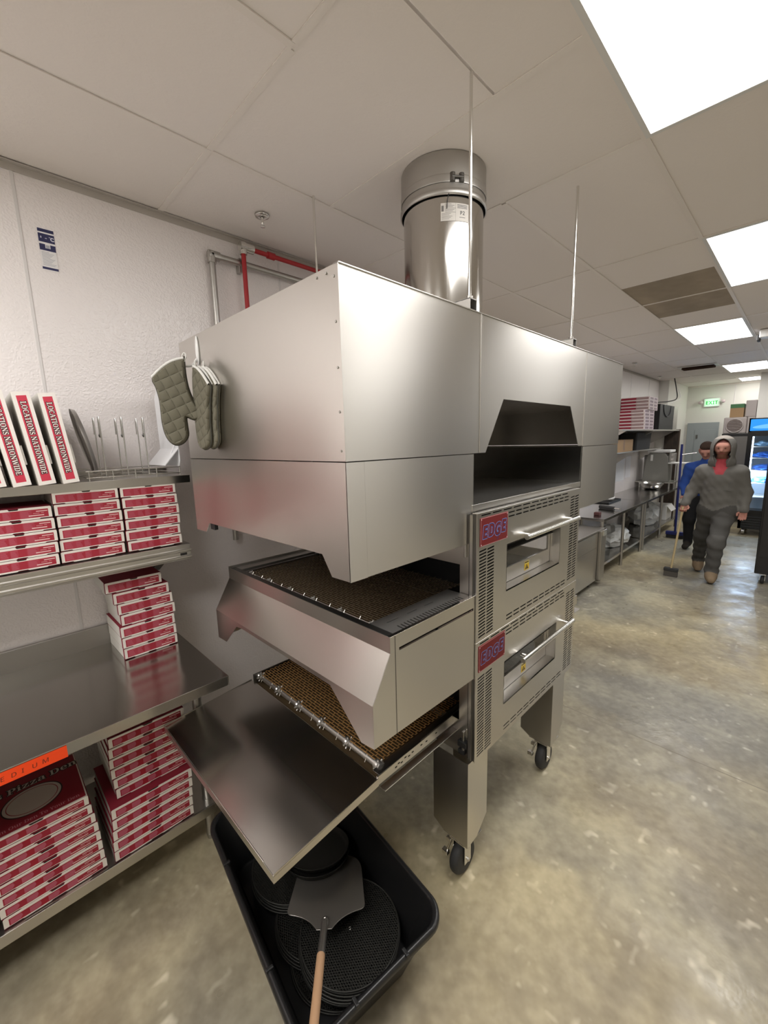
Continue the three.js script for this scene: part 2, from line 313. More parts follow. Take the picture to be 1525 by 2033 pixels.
// ---------- exhaust hood ----------
const HX0 = -1.916, HX1 = -0.845, HY0 = 1.802, HY1 = 2.282, HZ0 = -2.94, HZ1 = -0.70;
{
  const t = thing('exhaust_hood', 'large stainless steel exhaust hood hanging over the conveyor oven', 'hood', [-1.38, 1.47, -1.82]);
  const T = 0.0025;
  // front face in three sheets, the middle one cut out in a trapezoid
  const front = (pts) => prismX(pts, HX1 - T, HX1);
  part('front_sheet', front([[HZ1, HY0], [HZ1, HY1], [-1.3375, HY1], [-1.3375, HY0]]), M.hood, t);
  part('front_sheet', front([[-1.3385, HY0], [-1.3385, HY1], [-2.3395, HY1], [-2.3395, HY0 + 0.003], [-2.283, HY0 + 0.003], [-2.157, 2.002], [-1.503, 2.002], [-1.378, HY0]]), M.hood, t);
  part('front_sheet', front([[-2.3405, HY0], [-2.3405, HY1], [HZ0, HY1], [HZ0, HY0]]), M.hood, t);
  for (const z of [-1.338, -2.34]) part('joint_strip', box(HX1 - 0.001, HX1 + 0.0022, HY0, HY1, z - 0.0028, z + 0.0028, 0.001), M.steel, t);
  part('end_sheet', box(HX0, HX1 - T, HY0, HY1, HZ1 - T, HZ1), M.hood, t);
  part('end_sheet', box(HX0, HX1 - T, HY0, HY1, HZ0, HZ0 + T), M.hood, t);
  part('back_sheet', box(HX0, HX0 + T, HY0 - 0.2, HY1, HZ0, HZ1 - T), M.steel, t);
  part('top_sheet', box(HX0, HX1, HY1, HY1 + 0.002, HZ0, HZ1), M.steel, t);
  part('top_flange', box(HX1 - 0.02, HX1 + 0.003, HY1 - 0.0005, HY1 + 0.004, HZ0, HZ1, 0.0015), M.steel, t);
  part('inner_ceiling', box(HX0 + T, HX1 - T, 2.03, 2.035, HZ0 + T, HZ1 - T), M.steel, t);
  part('inner_back', box(HX0 + 0.06, HX0 + 0.065, 1.80, 2.03, -2.36, -1.3), M.steel, t);
  // corner flange and its rivets on the near end
  part('corner_flange', box(HX1 - 0.03, HX1 + 0.0015, HY0 + 0.001, HY1, HZ1 - 0.001, HZ1 + 0.0015, 0.0006), M.hood, t);
  for (const y of [1.83, 1.93, 2.04, 2.15, 2.255]) part('rivet', bar([HX1 - 0.014, y, HZ1], [HX1 - 0.014, y, HZ1 + 0.004], 0.0045, 10, 0.003), M.galv, t);
  for (const x of [-0.89, -0.93]) part('rivet', bar([x, 2.27, HZ1], [x, 2.27, HZ1 + 0.004], 0.004, 10, 0.003), M.galv, t);
  // lower skirts round the near and far ends
  const SY0 = 1.472, endPts = [[HX1, SY0], [-0.927, SY0 - 0.002], [-0.97, 1.531], [-1.775, 1.527], [-1.815, 1.484], [HX0 - 0.002, 1.482], [HX0 - 0.002, HY0 - 0.003], [HX1, HY0 - 0.003]];
  part('skirt_end', prismZ(endPts, HZ1 - T, HZ1), M.hood, t);
  part('skirt_front', box(HX1 - T, HX1, SY0, HY0 - 0.003, -1.297, -0.765), M.hood, t);
  part('skirt_corner', box(HX1 - T, HX1 + 0.0008, SY0 - 0.001, HY0 - 0.003, -0.764, HZ1), M.hood, t);
  part('skirt_edge', box(HX1 - 0.02, HX1 + 0.0005, SY0, HY0 - 0.003, -1.299, -1.297), M.steel, t);
  part('skirt_return', box(HX0, HX0 + T, 1.482, HY0 - 0.003, -1.29, HZ1 - T), M.steel, t);
  part('skirt_front', box(HX1 - T, HX1, 1.462, HY0 - 0.003, HZ0 + 0.004, -2.345), M.hood, t);
  part('skirt_end', box(HX0, HX1 - T, 1.462, HY0 - 0.003, HZ0 + 0.004, HZ0 + 0.006), M.hood, t);
  part('skirt_return', box(HX1 - 0.06, HX1 - T, 1.462, HY0 - 0.003, -2.347, -2.345), M.hood, t);
  // small hooks under the notch
  part('clip', box(-1.775, -1.735, 1.50, 1.53, HZ1 - 0.02, HZ1 - 0.004, 0.002), M.black, t);
  // strut channels that the rods hold
  for (const z of [-1.299, -2.189]) {
    const c = part('strut_channel', box(-1.02, -0.852, 2.284, 2.288, z - 0.021, z + 0.021), M.galv, t);
    part('web', box(-1.02, -0.852, 2.286, 2.325, z + 0.0185, z + 0.021), M.galv, c);
    part('web', box(-1.02, -0.852, 2.286, 2.325, z - 0.021, z - 0.0185), M.galv, c);
    part('flange', box(-1.02, -0.852, 2.323, 2.326, z - 0.021, z + 0.021), M.galv, c);
  }
}
// exhaust duct
{
  const cx = -1.26, cz = -1.67;
  const t = thing('exhaust_duct', 'round shiny steel exhaust duct rising from hood to ceiling', 'duct', [cx, 2.285, cz]);
  const L = (p, s = 64) => { const g = lathe(p, s); g.translate(cx, 0, cz); return g; };
  part('pipe', L([[0.178, 2.285], [0.178, 2.30], [0.181, 2.303], [0.178, 2.306], [0.178, 2.31], [0.181, 2.313], [0.178, 2.316], [0.1775, 2.6], [0.178, 2.9]]), M.duct, t);
  part('collar', L([[0.186, 2.84], [0.192, 2.845], [0.192, 2.86], [0.186, 2.866], [0.187, 2.9], [0.187, 3.001]]), M.galv, t);
  part('clamp_band', L([[0.1885, 2.885], [0.1895, 2.889], [0.1895, 2.912], [0.1885, 2.916]]), M.galv, t);
  const a = 0.62; // the clamp screw faces the aisle
  const cl = (r, y, w) => [cx + r * Math.cos(a + w), y, cz + r * Math.sin(a + w)];
  part('clamp_screw', merge([bar(cl(0.197, 2.9, 0.12), cl(0.197, 2.9, -0.12), 0.005, 8), bar(cl(0.189, 2.885, 0.1), cl(0.189, 2.916, 0.1), 0.011, 8), bar(cl(0.189, 2.885, -0.1), cl(0.189, 2.916, -0.1), 0.011, 8)]), M.darkSteel, t);
  const lab = canvasTex(512, 280, (c, w, h) => {
    c.fillStyle = '#c9c4bd'; c.fillRect(0, 0, w, h); c.fillStyle = '#a8a39c'; c.fillRect(256, 0, 6, h);
    c.fillStyle = '#6d6a66'; for (let i = 0; i < 12; i++) c.fillRect(16 + (i > 6 ? 0 : 60), 16 + i * 21, 110 + ((i * 53) % 80), 6);
    c.fillRect(12, 40, 40, 90); c.fillStyle = '#4b4947'; c.font = 'bold 84px sans-serif'; c.textAlign = 'center'; c.fillText('P2', 386, 178);
    for (let i = 0; i < 3; i++) c.fillRect(290, 24 + i * 22, 190, 9); c.fillRect(330, 216, 110, 8);
  });
  // curved label on the pipe: follows the radius between two angles
  const rows = [], n = 16, pos = [], uv = [], idx = [], th0 = 0.98, th1 = 0.30;
  for (let i = 0; i <= n; i++) { const th = th0 + (th1 - th0) * i / n; for (const [y, v] of [[2.745, 0], [2.812, 1]]) { pos.push(cx + 0.1792 * Math.cos(th), y, cz + 0.1792 * Math.sin(th)); uv.push(i / n, v); } if (i < n) { const k = i * 2; idx.push(k, k + 2, k + 1, k + 1, k + 2, k + 3); } }
  const g = new THREE.BufferGeometry(); g.setAttribute('position', new THREE.Float32BufferAttribute(pos, 3)); g.setAttribute('uv', new THREE.Float32BufferAttribute(uv, 2)); g.setIndex(idx); g.computeVertexNormals();
  part('label', g, std({ map: lab, roughness: 0.5, side: THREE.DoubleSide }), t, 'white paper label marked P2');
  part('tie_wire', tube([[cx + 0.19 * Math.cos(0.75), 2.86, cz + 0.19 * Math.sin(0.75)], [cx + 0.186 * Math.cos(0.82), 2.83, cz + 0.186 * Math.sin(0.82)], [cx + 0.181 * Math.cos(0.84), 2.79, cz + 0.181 * Math.sin(0.84)]], 0.0014, 6, 10), M.black, t);
}

// ---------- conveyor oven ----------
const signTex = canvasTex(512, 276, (c, w, h) => {
  c.fillStyle = '#6e0a10'; c.fillRect(0, 0, w, h); c.strokeStyle = '#c99a9c'; c.lineWidth = 4; c.strokeRect(3, 3, w - 6, h - 6);
  c.font = 'bold 168px sans-serif'; c.textAlign = 'center'; c.textBaseline = 'middle'; c.lineJoin = 'round'; c.save(); c.translate(0, h / 2 + 2); c.transform(1, 0, -0.12, 1, 0, 0);
  'EDGE'.split('').forEach((ch, i) => { const x = 82 + i * 116, y = [4, 0, 8, -8][i]; c.strokeStyle = '#93a6e2'; c.lineWidth = 22; c.strokeText(ch, x, y); c.strokeStyle = '#1d2766'; c.lineWidth = 15; c.strokeText(ch, x, y); c.fillStyle = '#6e0a10'; c.fillText(ch, x, y); });
  c.restore(); c.strokeStyle = '#1d2766'; c.lineWidth = 9; c.beginPath(); c.moveTo(324, 196); c.quadraticCurveTo(330, 240, 304, 256); c.stroke();
  c.fillStyle = '#d9caca'; for (const [x, y] of [[14, 14], [w - 14, 14], [14, h - 14], [w - 14, h - 14]]) { c.beginPath(); c.arc(x, y, 6, 0, 7); c.fill(); }
});
const cautionTex = canvasTex(96, 110, (c, w, h) => { c.fillStyle = '#e8c21a'; c.fillRect(0, 0, w, h); c.fillStyle = '#f3dd77'; c.fillRect(0, 0, w, 34); c.fillStyle = '#3a2c05'; c.fillRect(8, 8, 80, 14); c.beginPath(); c.moveTo(48, 38); c.lineTo(86, 100); c.lineTo(10, 100); c.closePath(); c.fill(); c.fillStyle = '#e8c21a'; c.fillRect(44, 58, 8, 22); c.fillRect(44, 86, 8, 8); });
M.sign = std({ map: signTex, roughness: 0.6 }); M.caution = std({ map: cautionTex, roughness: 0.5 });
M.glass = new THREE.MeshPhysicalMaterial({ color: lin(0.9, 0.9, 0.9), roughness: 0.03, transmission: 1, thickness: 0, ior: 1.5 });
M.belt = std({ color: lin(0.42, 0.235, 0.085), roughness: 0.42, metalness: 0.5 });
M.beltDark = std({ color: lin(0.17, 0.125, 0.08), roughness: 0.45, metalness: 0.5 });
M.pan = std({ color: lin(0.09, 0.06, 0.03), roughness: 0.6, metalness: 0.5 });
M.slotPlate = steel(0.6, 0.9);
{
  const t = thing('conveyor_oven', 'double deck stainless conveyor oven on caster legs', 'oven', [-1.35, 0, -1.76]);
  const PZ1 = -1.272, PZ0 = -2.25, PX = -0.81;
  const slotRow = (z, y, w, h) => [[z, y], [z, y + h], [z - w, y + h], [z - w, y]];
  function deck(Y0, Y1, upper) {
    const H = Y1 - Y0, holes = [];
    // window hole
    const wy0 = Y0 + 0.152, wy1 = Y0 + 0.345;
    const win = [[-1.494, wy0], [-1.494, wy1], [-2.015, wy1], [-2.015, wy0]];
    holes.push(win);
    for (let k = 0; k < 29; k++) { const y = Y0 + 0.016 + k * 0.0125; for (const z of [-1.289, -1.345]) if (y < Y1 - 0.142) holes.push([[z, y], [z, y + 0.0062], [z - 0.048, y + 0.0092], [z - 0.048, y + 0.003]]); }
    for (let k = 0; k < 33; k++) { const y = Y0 + 0.03 + k * 0.0135; for (const z of [-2.128, -2.184]) if (y < Y1 - 0.03) holes.push([[z, y], [z, y + 0.0062], [z - 0.046, y + 0.0092], [z - 0.046, y + 0.003]]); }
    for (let r = 0; r < 3; r++) for (let k = 0; k < 10; k++) { const z = (r < 1 ? -1.30 : -1.50) - k * (r < 1 ? 0.08 : 0.061), y = Y1 - 0.0115 - r * 0.016; if (z < -1.29 && z - 0.05 > -2.115) holes.push(slotRow(z, y, r < 1 ? 0.065 : 0.05, 0.0058)); }
    for (let r = 0; r < 2; r++) for (let k = 0; k < 10; k++) { const z = -1.50 - k * 0.061, y = Y0 + 0.022 + r * 0.016; if (z - 0.05 > -2.115) holes.push(slotRow(z, y, 0.05, 0.0058)); }
    const d = part('front_panel', prismX([[PZ1, Y0], [PZ1, Y1], [PZ0, Y1], [PZ0, Y0]], PX - 0.003, PX, holes), M.steel, t, upper ? 'slotted front panel of the upper oven' : 'slotted front panel of the lower oven');
    part('top_lip', box(PX - 0.02, PX + 0.001, Y1 - 0.0005, Y1 + 0.003, PZ0, PZ1, 0.001), M.steel, d);
    part('side_flange', box(-0.845, PX - 0.003, Y0 + 0.004, Y1 - 0.002, PZ1 - 0.003, PZ1 - 0.0005), M.darkSteel, d);
    part('side_channel', box(-0.838, -0.826, Y0 + 0.004, Y1 - 0.004, PZ1 - 0.001, PZ1 + 0.004), M.steel, d);
    part('side_flange', box(-0.845, PX - 0.003, Y0 + 0.004, Y1 - 0.002, PZ0 + 0.0005, PZ0 + 0.003), M.steel, d);
    part('louver_backing', box(-0.84, -0.835, Y0 + 0.004, Y1 - 0.004, -1.48, PZ1 - 0.004), M.sootAndShade, d);  // dark sheets painted as the shade behind the slots
    part('louver_backing', box(-0.84, -0.835, Y0 + 0.004, Y1 - 0.004, PZ0 + 0.004, -2.03), M.sootAndShade, d);
    part('louver_backing', box(-0.84, -0.835, wy1 + 0.02, Y1 - 0.004, -2.03, -1.48), M.sootAndShade, d);
    part('louver_backing', box(-0.84, -0.835, Y0 + 0.004, wy0 - 0.02, -2.03, -1.48), M.sootAndShade, d);
    // recessed window: sill, jambs, glass, inner door below the glass
    part('window_sill', box(-0.875, PX, wy0 - 0.004, wy0, -2.015, -1.494), M.steel, d);
    part('window_jamb', box(-0.875, PX, wy0, wy1, -1.4945, -1.4915), M.steel, d);
    part('window_jamb', box(-0.875, PX, wy0, wy1, -2.0175, -2.0145), M.steel, d);
    part('window_head', box(-0.875, PX, wy1, wy1 + 0.003, -2.015, -1.494), M.steel, d);
    const door = part('inner_door', prismX([[-1.497, wy0 + 0.002], [-1.497, wy1], [-2.012, wy1], [-2.012, wy0 + 0.002]], -0.866, -0.858, [[[-1.52, wy0 + 0.066], [-1.52, wy1 - 0.012], [-1.99, wy1 - 0.012], [-1.99, wy0 + 0.066]]]), M.steel, t);
    part('window_glass', box(-0.868, -0.864, wy0 + 0.06, wy1 - 0.006, -1.995, -1.515), M.glass, door);
    part('caution_label', faceX(-0.8575, wy0 + 0.014, wy0 + 0.056, -1.79, -1.745), M.caution, door);
    // handle bar on two posts
    const hy = Y0 + (upper ? 0.363 : 0.324);
    const hd = part('handle', bar([-0.775, hy, -1.594], [-0.775, hy, -2.145], 0.0105, 16), M.chrome, t);
    for (const z of [-1.64, -2.10]) part('handle_post', bar([PX, hy, z], [-0.775, hy, z], 0.008, 10), M.chrome, hd);
    for (const z of [-1.594, -2.145]) part('end_cap', bar([-0.775, hy, z - 0.003], [-0.775, hy, z + 0.003], 0.0112, 16), M.steel, hd);
    // brand plate
    const sg = part('sign_plate', box(PX, PX + 0.0025, Y1 - 0.125, Y1 - 0.018, -1.49, -1.292, 0.001), M.red, t, 'red plate with blue lettering');
    part('sign_print', faceX(PX + 0.0027, Y1 - 0.1245, Y1 - 0.0185, -1.4895, -1.2925), M.sign, sg);
    // chamber shell behind the panel
    const cz1 = -1.285, cz0 = -2.24, hole = [[-0.893, Y0 + 0.145], [-0.893, Y0 + 0.295], [-1.80, Y0 + 0.295], [-1.80, Y0 + 0.145]];
    const endShape = [[-0.845, Y0], [-0.845, Y1 - 0.01], [-1.86, Y1 - 0.01], [-1.86, Y0]];
    part('chamber_end', prismZ(endShape, cz1 - 0.003, cz1, [hole]), M.steel, t);
    part('chamber_end', prismZ(endShape, cz0, cz0 + 0.003, [hole]), M.steel, t);
    part('chamber_back', box(-1.862, -1.858, Y0, Y1 - 0.01, cz0, cz1), M.steel, t);
    part('chamber_top', box(-1.858, -0.846, Y0 + 0.30, Y0 + 0.305, cz0 + 0.003, cz1 - 0.003), M.sootAndShade, t);
    part('chamber_floor', box(-1.858, -0.846, Y0 + 0.08, Y0 + 0.085, cz0 + 0.003, cz1 - 0.003), M.sootAndShade, t);
    part('chamber_lining', box(-1.81, -1.806, Y0 + 0.085, Y0 + 0.3, cz0 + 0.003, cz1 - 0.003), M.sootAndShade, t);
    // gate bracket and control knob beside the tunnel
    part('gate_bracket', box(-0.868, -0.858, Y0 + 0.33, Y0 + 0.42, cz1, cz1 + 0.012, 0.002), M.steel, t);
    part('gate_knob', bar([-0.905, Y0 + 0.375, cz1], [-0.905, Y0 + 0.375, cz1 + 0.022], 0.014, 14), M.black, t);
  }
  deck(1.085, 1.585, true); deck(0.575, 1.083, false);
  // top deck where trays can be kept warm
  part('top_deck', box(-1.86, -0.845, 1.606, 1.612, -2.335, -1.29), M.steel, t);
  part('deck_lip', box(-0.847, -0.843, 1.585, 1.613, -2.335, -1.29, 0.001), M.steel, t);
  part('deck_back', box(-1.842, -1.838, 1.612, 1.80, -2.34, -1.29), steel(0.66, 0.6), t);
  part('deck_end', box(-1.84, -0.848, 1.612, 1.80, -2.338, -2.335), M.table, t);
  part('deck_end', box(-1.84, -0.848, 1.612, 1.80, -1.3, -1.297), M.table, t);
  part('base_plate', box(-1.858, -0.846, 0.571, 0.575, -2.24, -1.285), M.steel, t);

  // wire belts: one set of bars for each conveyor
  function belt(y, z1, z0, mat, name) {
    const parts = [], bx0 = -1.785, bx1 = -0.955;
    const unit = new THREE.BoxGeometry(1, 1, 1);
    const addBar = (cx, cy, cz, sx, sy, sz) => { const g = unit.clone(); g.scale(sx, sy, sz); g.translate(cx, cy, cz); parts.push(g); };
    const n = Math.floor((z1 - z0) / 0.0128);
    for (let i = 0; i <= n; i++) { const z = z1 - i * 0.0128; addBar((bx0 + bx1) / 2, y, z, bx1 - bx0, 0.0022, 0.0022);
      for (let k = 0; k <= 26; k++) { const x = bx0 + (bx1 - bx0) * (k / 26); addBar(x + (i % 2 ? 0.004 : -0.004), y + 0.001, z - 0.0064, 0.0024, 0.0024, 0.0135); } }
    const b = part(name, merge(parts), mat, t); b.userData.kind = 'stuff'; return b;
  }
  // upper conveyor
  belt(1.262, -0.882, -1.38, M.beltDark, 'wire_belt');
  part('crumb_pan', box(-1.86, -0.95, 1.228, 1.232, -1.28, -0.835), M.pan, t);
  part('belt_shaft', bar([-1.79, 1.256, -0.876], [-0.95, 1.256, -0.876], 0.004, 10), M.chrome, t);
  for (let k = 0; k < 6; k++) { const x = -0.955 - k * 0.166; part('sprocket', merge([0, 1, 2, 3, 4, 5].map((j) => { const a = j * Math.PI / 3; return bar([x - 0.006 + 0.004 * (j % 2), 1.256, -0.876], [x + 0.004 * (j % 2), 1.256 + 0.014 * Math.sin(a), -0.876 + 0.014 * Math.cos(a)], 0.0034, 6); }).concat([bar([x - 0.011, 1.256, -0.876], [x + 0.011, 1.256, -0.876], 0.009, 10)])), M.galv, t); }
  for (let k = 0; k < 10; k++) { const x = -1.01 - k * 0.083; part('belt_link', bar([x, 1.257, -0.866], [x, 1.270, -0.875], 0.002, 6), M.chrome, t); }
  // end box of the upper conveyor: flared shroud over the lower conveyor
  const FX = -0.815, BXB = -1.895, yT = 1.277;
  const prof = [[-0.817, yT], [-0.817, 1.225], [-0.740, 1.09], [-0.740, 0.95], [-0.838, 0.95], [-1.281, 0.942], [-1.281, yT]];
  const sh = part('shroud_front', prismX(prof, FX - 0.0025, FX, [[[-0.856, 1.222], [-0.856, 1.232], [-1.262, 1.232], [-1.262, 1.222]]]), M.steel, t);
  part('slot_backing', box(FX - 0.02, FX - 0.016, 1.215, 1.24, -1.27, -0.85), M.sootAndShade, sh);  // dark strip painted as shade inside the slot
  part('seam', box(FX - 0.0005, FX + 0.0008, 0.951, yT, -0.8395, -0.8375), M.darkSteel, sh);
  part('edge_trim', box(FX - 0.012, FX + 0.0012, yT - 0.0015, yT + 0.0015, -1.281, -0.816, 0.0007), M.chrome, sh);
  const flare = part('shroud_end', box(BXB, FX - 0.0026, 1.225, yT, -0.8195, -0.817), M.hood, t);
  { // sloping sheet
    const g = new THREE.BoxGeometry(FX - 0.0026 - BXB, 0.002, Math.hypot(0.077, 0.135)); g.rotateX(Math.atan2(0.135, 0.077)); g.translate((FX + BXB) / 2, (1.225 + 1.09) / 2, (-0.817 - 0.740) / 2);
    part('flare_sheet', metreUV(g), M.hood, flare);
  }
  part('lower_sheet', prismZ([[FX - 0.0026, 0.95], [-0.873, 0.943], [-1.02, 1.073], [-1.64, 1.073], [-1.69, 1.066], [-1.81, 0.955], [BXB, 0.95], [BXB, 1.09], [FX - 0.0026, 1.09]], -0.7422, -0.7398), M.hood, flare);
  part('shroud_back', prismX([[-0.817, yT + 0.006], [-0.817, 1.225], [-0.740, 1.09], [-0.740, 0.95], [-0.838, 0.95], [-1.281, 1.09], [-1.281, yT + 0.006]], BXB, BXB + 0.0025), M.steel, t);
  // rim of the conveyor bed: end rail, slotted side plate, back rail
  part('bed_end_rail', box(BXB + 0.002, FX - 0.003, 1.262, 1.272, -0.852, -0.819, 0.001), M.darkSteel, t);  // reflection of the dark skirt painted in as a darker steel
  { const hs = []; for (let k = 0; k < 22; k++) { const z = -0.905 - k * 0.0158; hs.push([[-0.872, z], [-0.836, z + 0.004], [-0.836, z - 0.0025], [-0.872, z - 0.0065]]); }
    for (const [z0, z1] of [[-0.90, -0.955], [-1.0, -1.05], [-1.09, -1.14]]) hs.push([[-0.912, z0], [-0.908, z0], [-0.908, z1], [-0.912, z1]]);
    const sp = part('slotted_plate', prismY([[-0.95, -0.852], [-0.8185, -0.852], [-0.8185, -1.281], [-0.95, -1.281]], 1.2645, 1.2675, hs), M.slotPlate, t);
    part('slot_backing', box(-0.95, -0.82, 1.240, 1.244, -1.28, -0.853), M.sootAndShade, sp); }  // dark sheet painted as shade below the slotted plate
  part('bed_back_rail', box(BXB + 0.003, -1.835, 1.255, 1.272, -1.28, -0.852, 0.001), M.galv, t);
  part('bed_side_wall', box(-1.82, -1.80, 1.20, 1.266, -1.28, -0.86), M.darkSteel, t);
  // lower conveyor
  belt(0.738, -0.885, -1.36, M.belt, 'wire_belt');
  part('crumb_pan', box(-1.80, -0.95, 0.684, 0.688, -1.36, -0.87), M.pan, t);
  part('belt_roller', bar([-1.79, 0.724, -0.885], [-0.952, 0.724, -0.885], 0.0125, 18), M.galv, t);
  for (let k = 0; k < 6; k++) { const x = -0.956 - k * 0.166; part('sprocket', merge([0, 1, 2, 3, 4, 5, 6, 7].map((j) => { const a = j * Math.PI / 4; return bar([x - 0.007, 0.724, -0.885], [x + 0.005 * (j % 2), 0.724 + 0.023 * Math.sin(a), -0.885 + 0.023 * Math.cos(a)], 0.0042, 6); }).concat([bar([x - 0.014, 0.724, -0.885], [x + 0.014, 0.724, -0.885], 0.017, 12)])), M.galv, t); }
  for (let k = 0; k < 10; k++) { const x = -1.01 - k * 0.083; part('belt_link', bar([x, 0.715, -0.868], [x, 0.739, -0.882], 0.0022, 6), M.chrome, t); }
  const rail = part('side_rail', prismX([[-0.845, 0.693], [-0.845, 0.725], [-1.36, 0.735], [-1.36, 0.693]], -0.924, -0.918), M.steel, t);
  part('rail_top', box(-0.95, -0.918, 0.727, 0.7295, -1.36, -0.852, 0.0006), M.darkSteel, rail);
  part('rail_ledge', box(-0.928, -0.90, 0.668, 0.671, -1.30, -0.862, 0.001), M.steel, rail);
  for (const [z, y] of [[-0.93, 0.705], [-0.945, 0.712], [-0.96, 0.706], [-0.98, 0.714], [-1.0, 0.708], [-1.02, 0.712], [-1.07, 0.712], [-1.10, 0.71], [-1.16, 0.712]]) part('slot_hole', box(-0.9185, -0.9172, y, y + 0.004, z - 0.01, z, 0), M.sootAndShade, rail);  // flat dark plates, painted as the shade in the holes
  part('side_rail', box(-1.806, -1.80, 0.685, 0.742, -1.36, -0.852), M.darkSteel, t);
  // far (entry) end of the lower conveyor
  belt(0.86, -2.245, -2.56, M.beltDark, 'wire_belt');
  const fr = part('side_rail', box(-0.924, -0.918, 0.82, 0.875, -2.585, -2.25), M.steel, t);
  part('rail_end', box(-1.806, -0.918, 0.82, 0.875, -2.588, -2.584), M.steel, fr);
  part('rail_ledge', box(-0.93, -0.895, 0.79, 0.793, -2.585, -2.26), M.steel, fr);
  // catch tray hung on the near end
  const tr0 = [[-0.845, 0.716], [-0.72, 0.7095], [-0.67, 0.7055], [-0.442, 0.683], [-0.442, 0.6805], [-0.67, 0.703], [-0.72, 0.707], [-0.845, 0.7135]];
  const tray = part('catch_tray', prismX(tr0, -1.808, -0.914), M.tray, t, 'wide bare catch tray below the lower belt');
  part('tray_edge', prismX([[-0.845, 0.694], [-0.845, 0.722], [-0.442, 0.688], [-0.442, 0.658]], -0.9165, -0.914), M.steel, tray);
  part('tray_edge', prismX([[-0.845, 0.694], [-0.845, 0.720], [-0.442, 0.687], [-0.442, 0.660]], -1.8105, -1.808), M.steel, tray);
  part('tray_front_lip', box(-1.808, -0.914, 0.658, 0.6845, -0.4425, -0.440, 0.0006), M.steel, tray);
  part('hem_rod', bar([-1.80, 0.6845, -0.4415], [-0.97, 0.6845, -0.4415], 0.0025, 8), M.chrome, tray);
  // legs with casters
  function leg(x0, x1, z0, z1) {
    const L = part('leg', prismX([[z1, 0.571], [z1, 0.178], [z0 + 0.075, 0.186], [z0, 0.25], [z0, 0.571]], x1 - 0.003, x1), M.steel, t);
    const side = [[x1 - 0.003, 0.571], [x1 - 0.003, 0.178], [x0 + 0.05, 0.186], [x0, 0.215], [x0, 0.571]];
    part('leg_side', prismZ(side, z1 - 0.003, z1), M.steel, L);
    part('leg_side', prismZ([[x1 - 0.003, 0.571], [x1 - 0.003, 0.25], [x0, 0.25], [x0, 0.571]], z0, z0 + 0.003), M.steel, L);
    part('leg_plate', box(x0 + 0.05, x1 - 0.004, 0.176, 0.18, z0 + 0.03, z1 - 0.004), M.galv, L);
    const cx = x1 - 0.055, cz = (z0 + z1) / 2 + 0.03, R = 0.074;
    const C = part('caster_fork', merge([box(cx - 0.04, cx + 0.04, 0.164, 0.176, cz - 0.04, cz + 0.04, 0.004), box(cx - 0.03, cx - 0.0265, 0.06, 0.168, cz - 0.022, cz + 0.024), box(cx + 0.0265, cx + 0.03, 0.06, 0.168, cz - 0.022, cz + 0.024)]), M.chrome, t);
    const w = lathe([[0.02, -0.022], [0.062, -0.022], [R - 0.003, -0.014], [R, -0.006], [R, 0.006], [R - 0.003, 0.014], [0.062, 0.022], [0.02, 0.022]], 40); w.rotateZ(Math.PI / 2); w.translate(cx, R, cz);
    part('caster_wheel', w, M.rubber, C);
    part('axle', bar([cx - 0.037, R, cz], [cx + 0.037, R, cz], 0.0065, 10), M.chrome, C);
    part('brake_pedal', merge([box(cx - 0.072, cx - 0.042, 0.072, 0.092, cz + 0.03, cz + 0.052, 0.003), bar([cx - 0.034, 0.15, cz + 0.03], [cx - 0.05, 0.09, cz + 0.04], 0.0045, 8), box(cx - 0.06, cx - 0.034, 0.13, 0.15, cz + 0.02, cz + 0.036, 0.003)]), M.chrome, C);
  }
  leg(-1.0, -0.825, -1.396, -1.25); leg(-1.0, -0.825, -2.197, -2.05); leg(-1.80, -1.63, -1.396, -1.25); leg(-1.80, -1.63, -2.197, -2.05);
  // fixings beside the lower belt
  part('bolt_plate', box(-0.885, -0.845, 0.62, 0.645, -1.285, -1.262, 0.002), M.black, t);
  part('bolt_plate', box(-0.885, -0.855, 0.585, 0.605, -1.285, -1.266, 0.002), M.black, t);
  part('guide_bracket', box(-0.868, -0.858, 0.586, 0.69, -1.284, -1.268, 0.002), M.steel, t);
}
// ---------- printed pizza boxes ----------
const ORD = ['bottom', 'second', 'third', 'fourth', 'fifth', 'sixth', 'seventh', 'eighth', 'ninth', 'tenth', 'eleventh', 'twelfth', 'thirteenth'];
function frontPrint(variant) {
  return canvasTex(512, 116, (c, w, h) => {
    c.fillStyle = '#ece4dc'; c.fillRect(0, 0, w, h);
    const base = ['#a8283a', '#a62a3a', '#a01f34'][variant], lite = ['#b65262', '#b85866', '#c06a7e'][variant];
    c.fillStyle = base; c.fillRect(24, 22, w - 48, h - 44 + 4);
    c.fillStyle = lite;
    if (variant < 2) { for (const [x, ww] of [[34, 62], [118, 52], [184, 46], [296, 70]]) { for (let i = 0; i < 7; i++) c.fillRect(x + (i % 2) * 2, 30 + i * 9, ww - ((i * 17) % 20), 6); } c.globalAlpha = 0.35; c.fillRect(30, 26, 90, 68); c.fillRect(180, 26, 54, 68); c.fillRect(290, 26, 84, 68); c.globalAlpha = 1; }
    else { for (const x of [30, 118, 206, 300]) { c.globalAlpha = 0.75; c.beginPath(); c.moveTo(x, 34); c.lineTo(x + 50, 30); c.lineTo(x + 56, 62); c.lineTo(x + 44, 92); c.lineTo(x, 92); c.closePath(); c.fill(); c.globalAlpha = 1; } c.fillStyle = '#a3182e'; c.fillRect(172, 28, 34, 66); }
    c.fillStyle = '#e9c9c6'; c.fillRect(404, 36, 78, 8); c.fillRect(350, 74, 106, 9); c.fillStyle = '#cf8d90'; c.fillRect(382, 56, 44, 6); c.fillRect(436, 54, 20, 6);
  });
}
const PF = [0, 1, 2].map((v) => std({ map: frontPrint(v), roughness: 0.65 }));
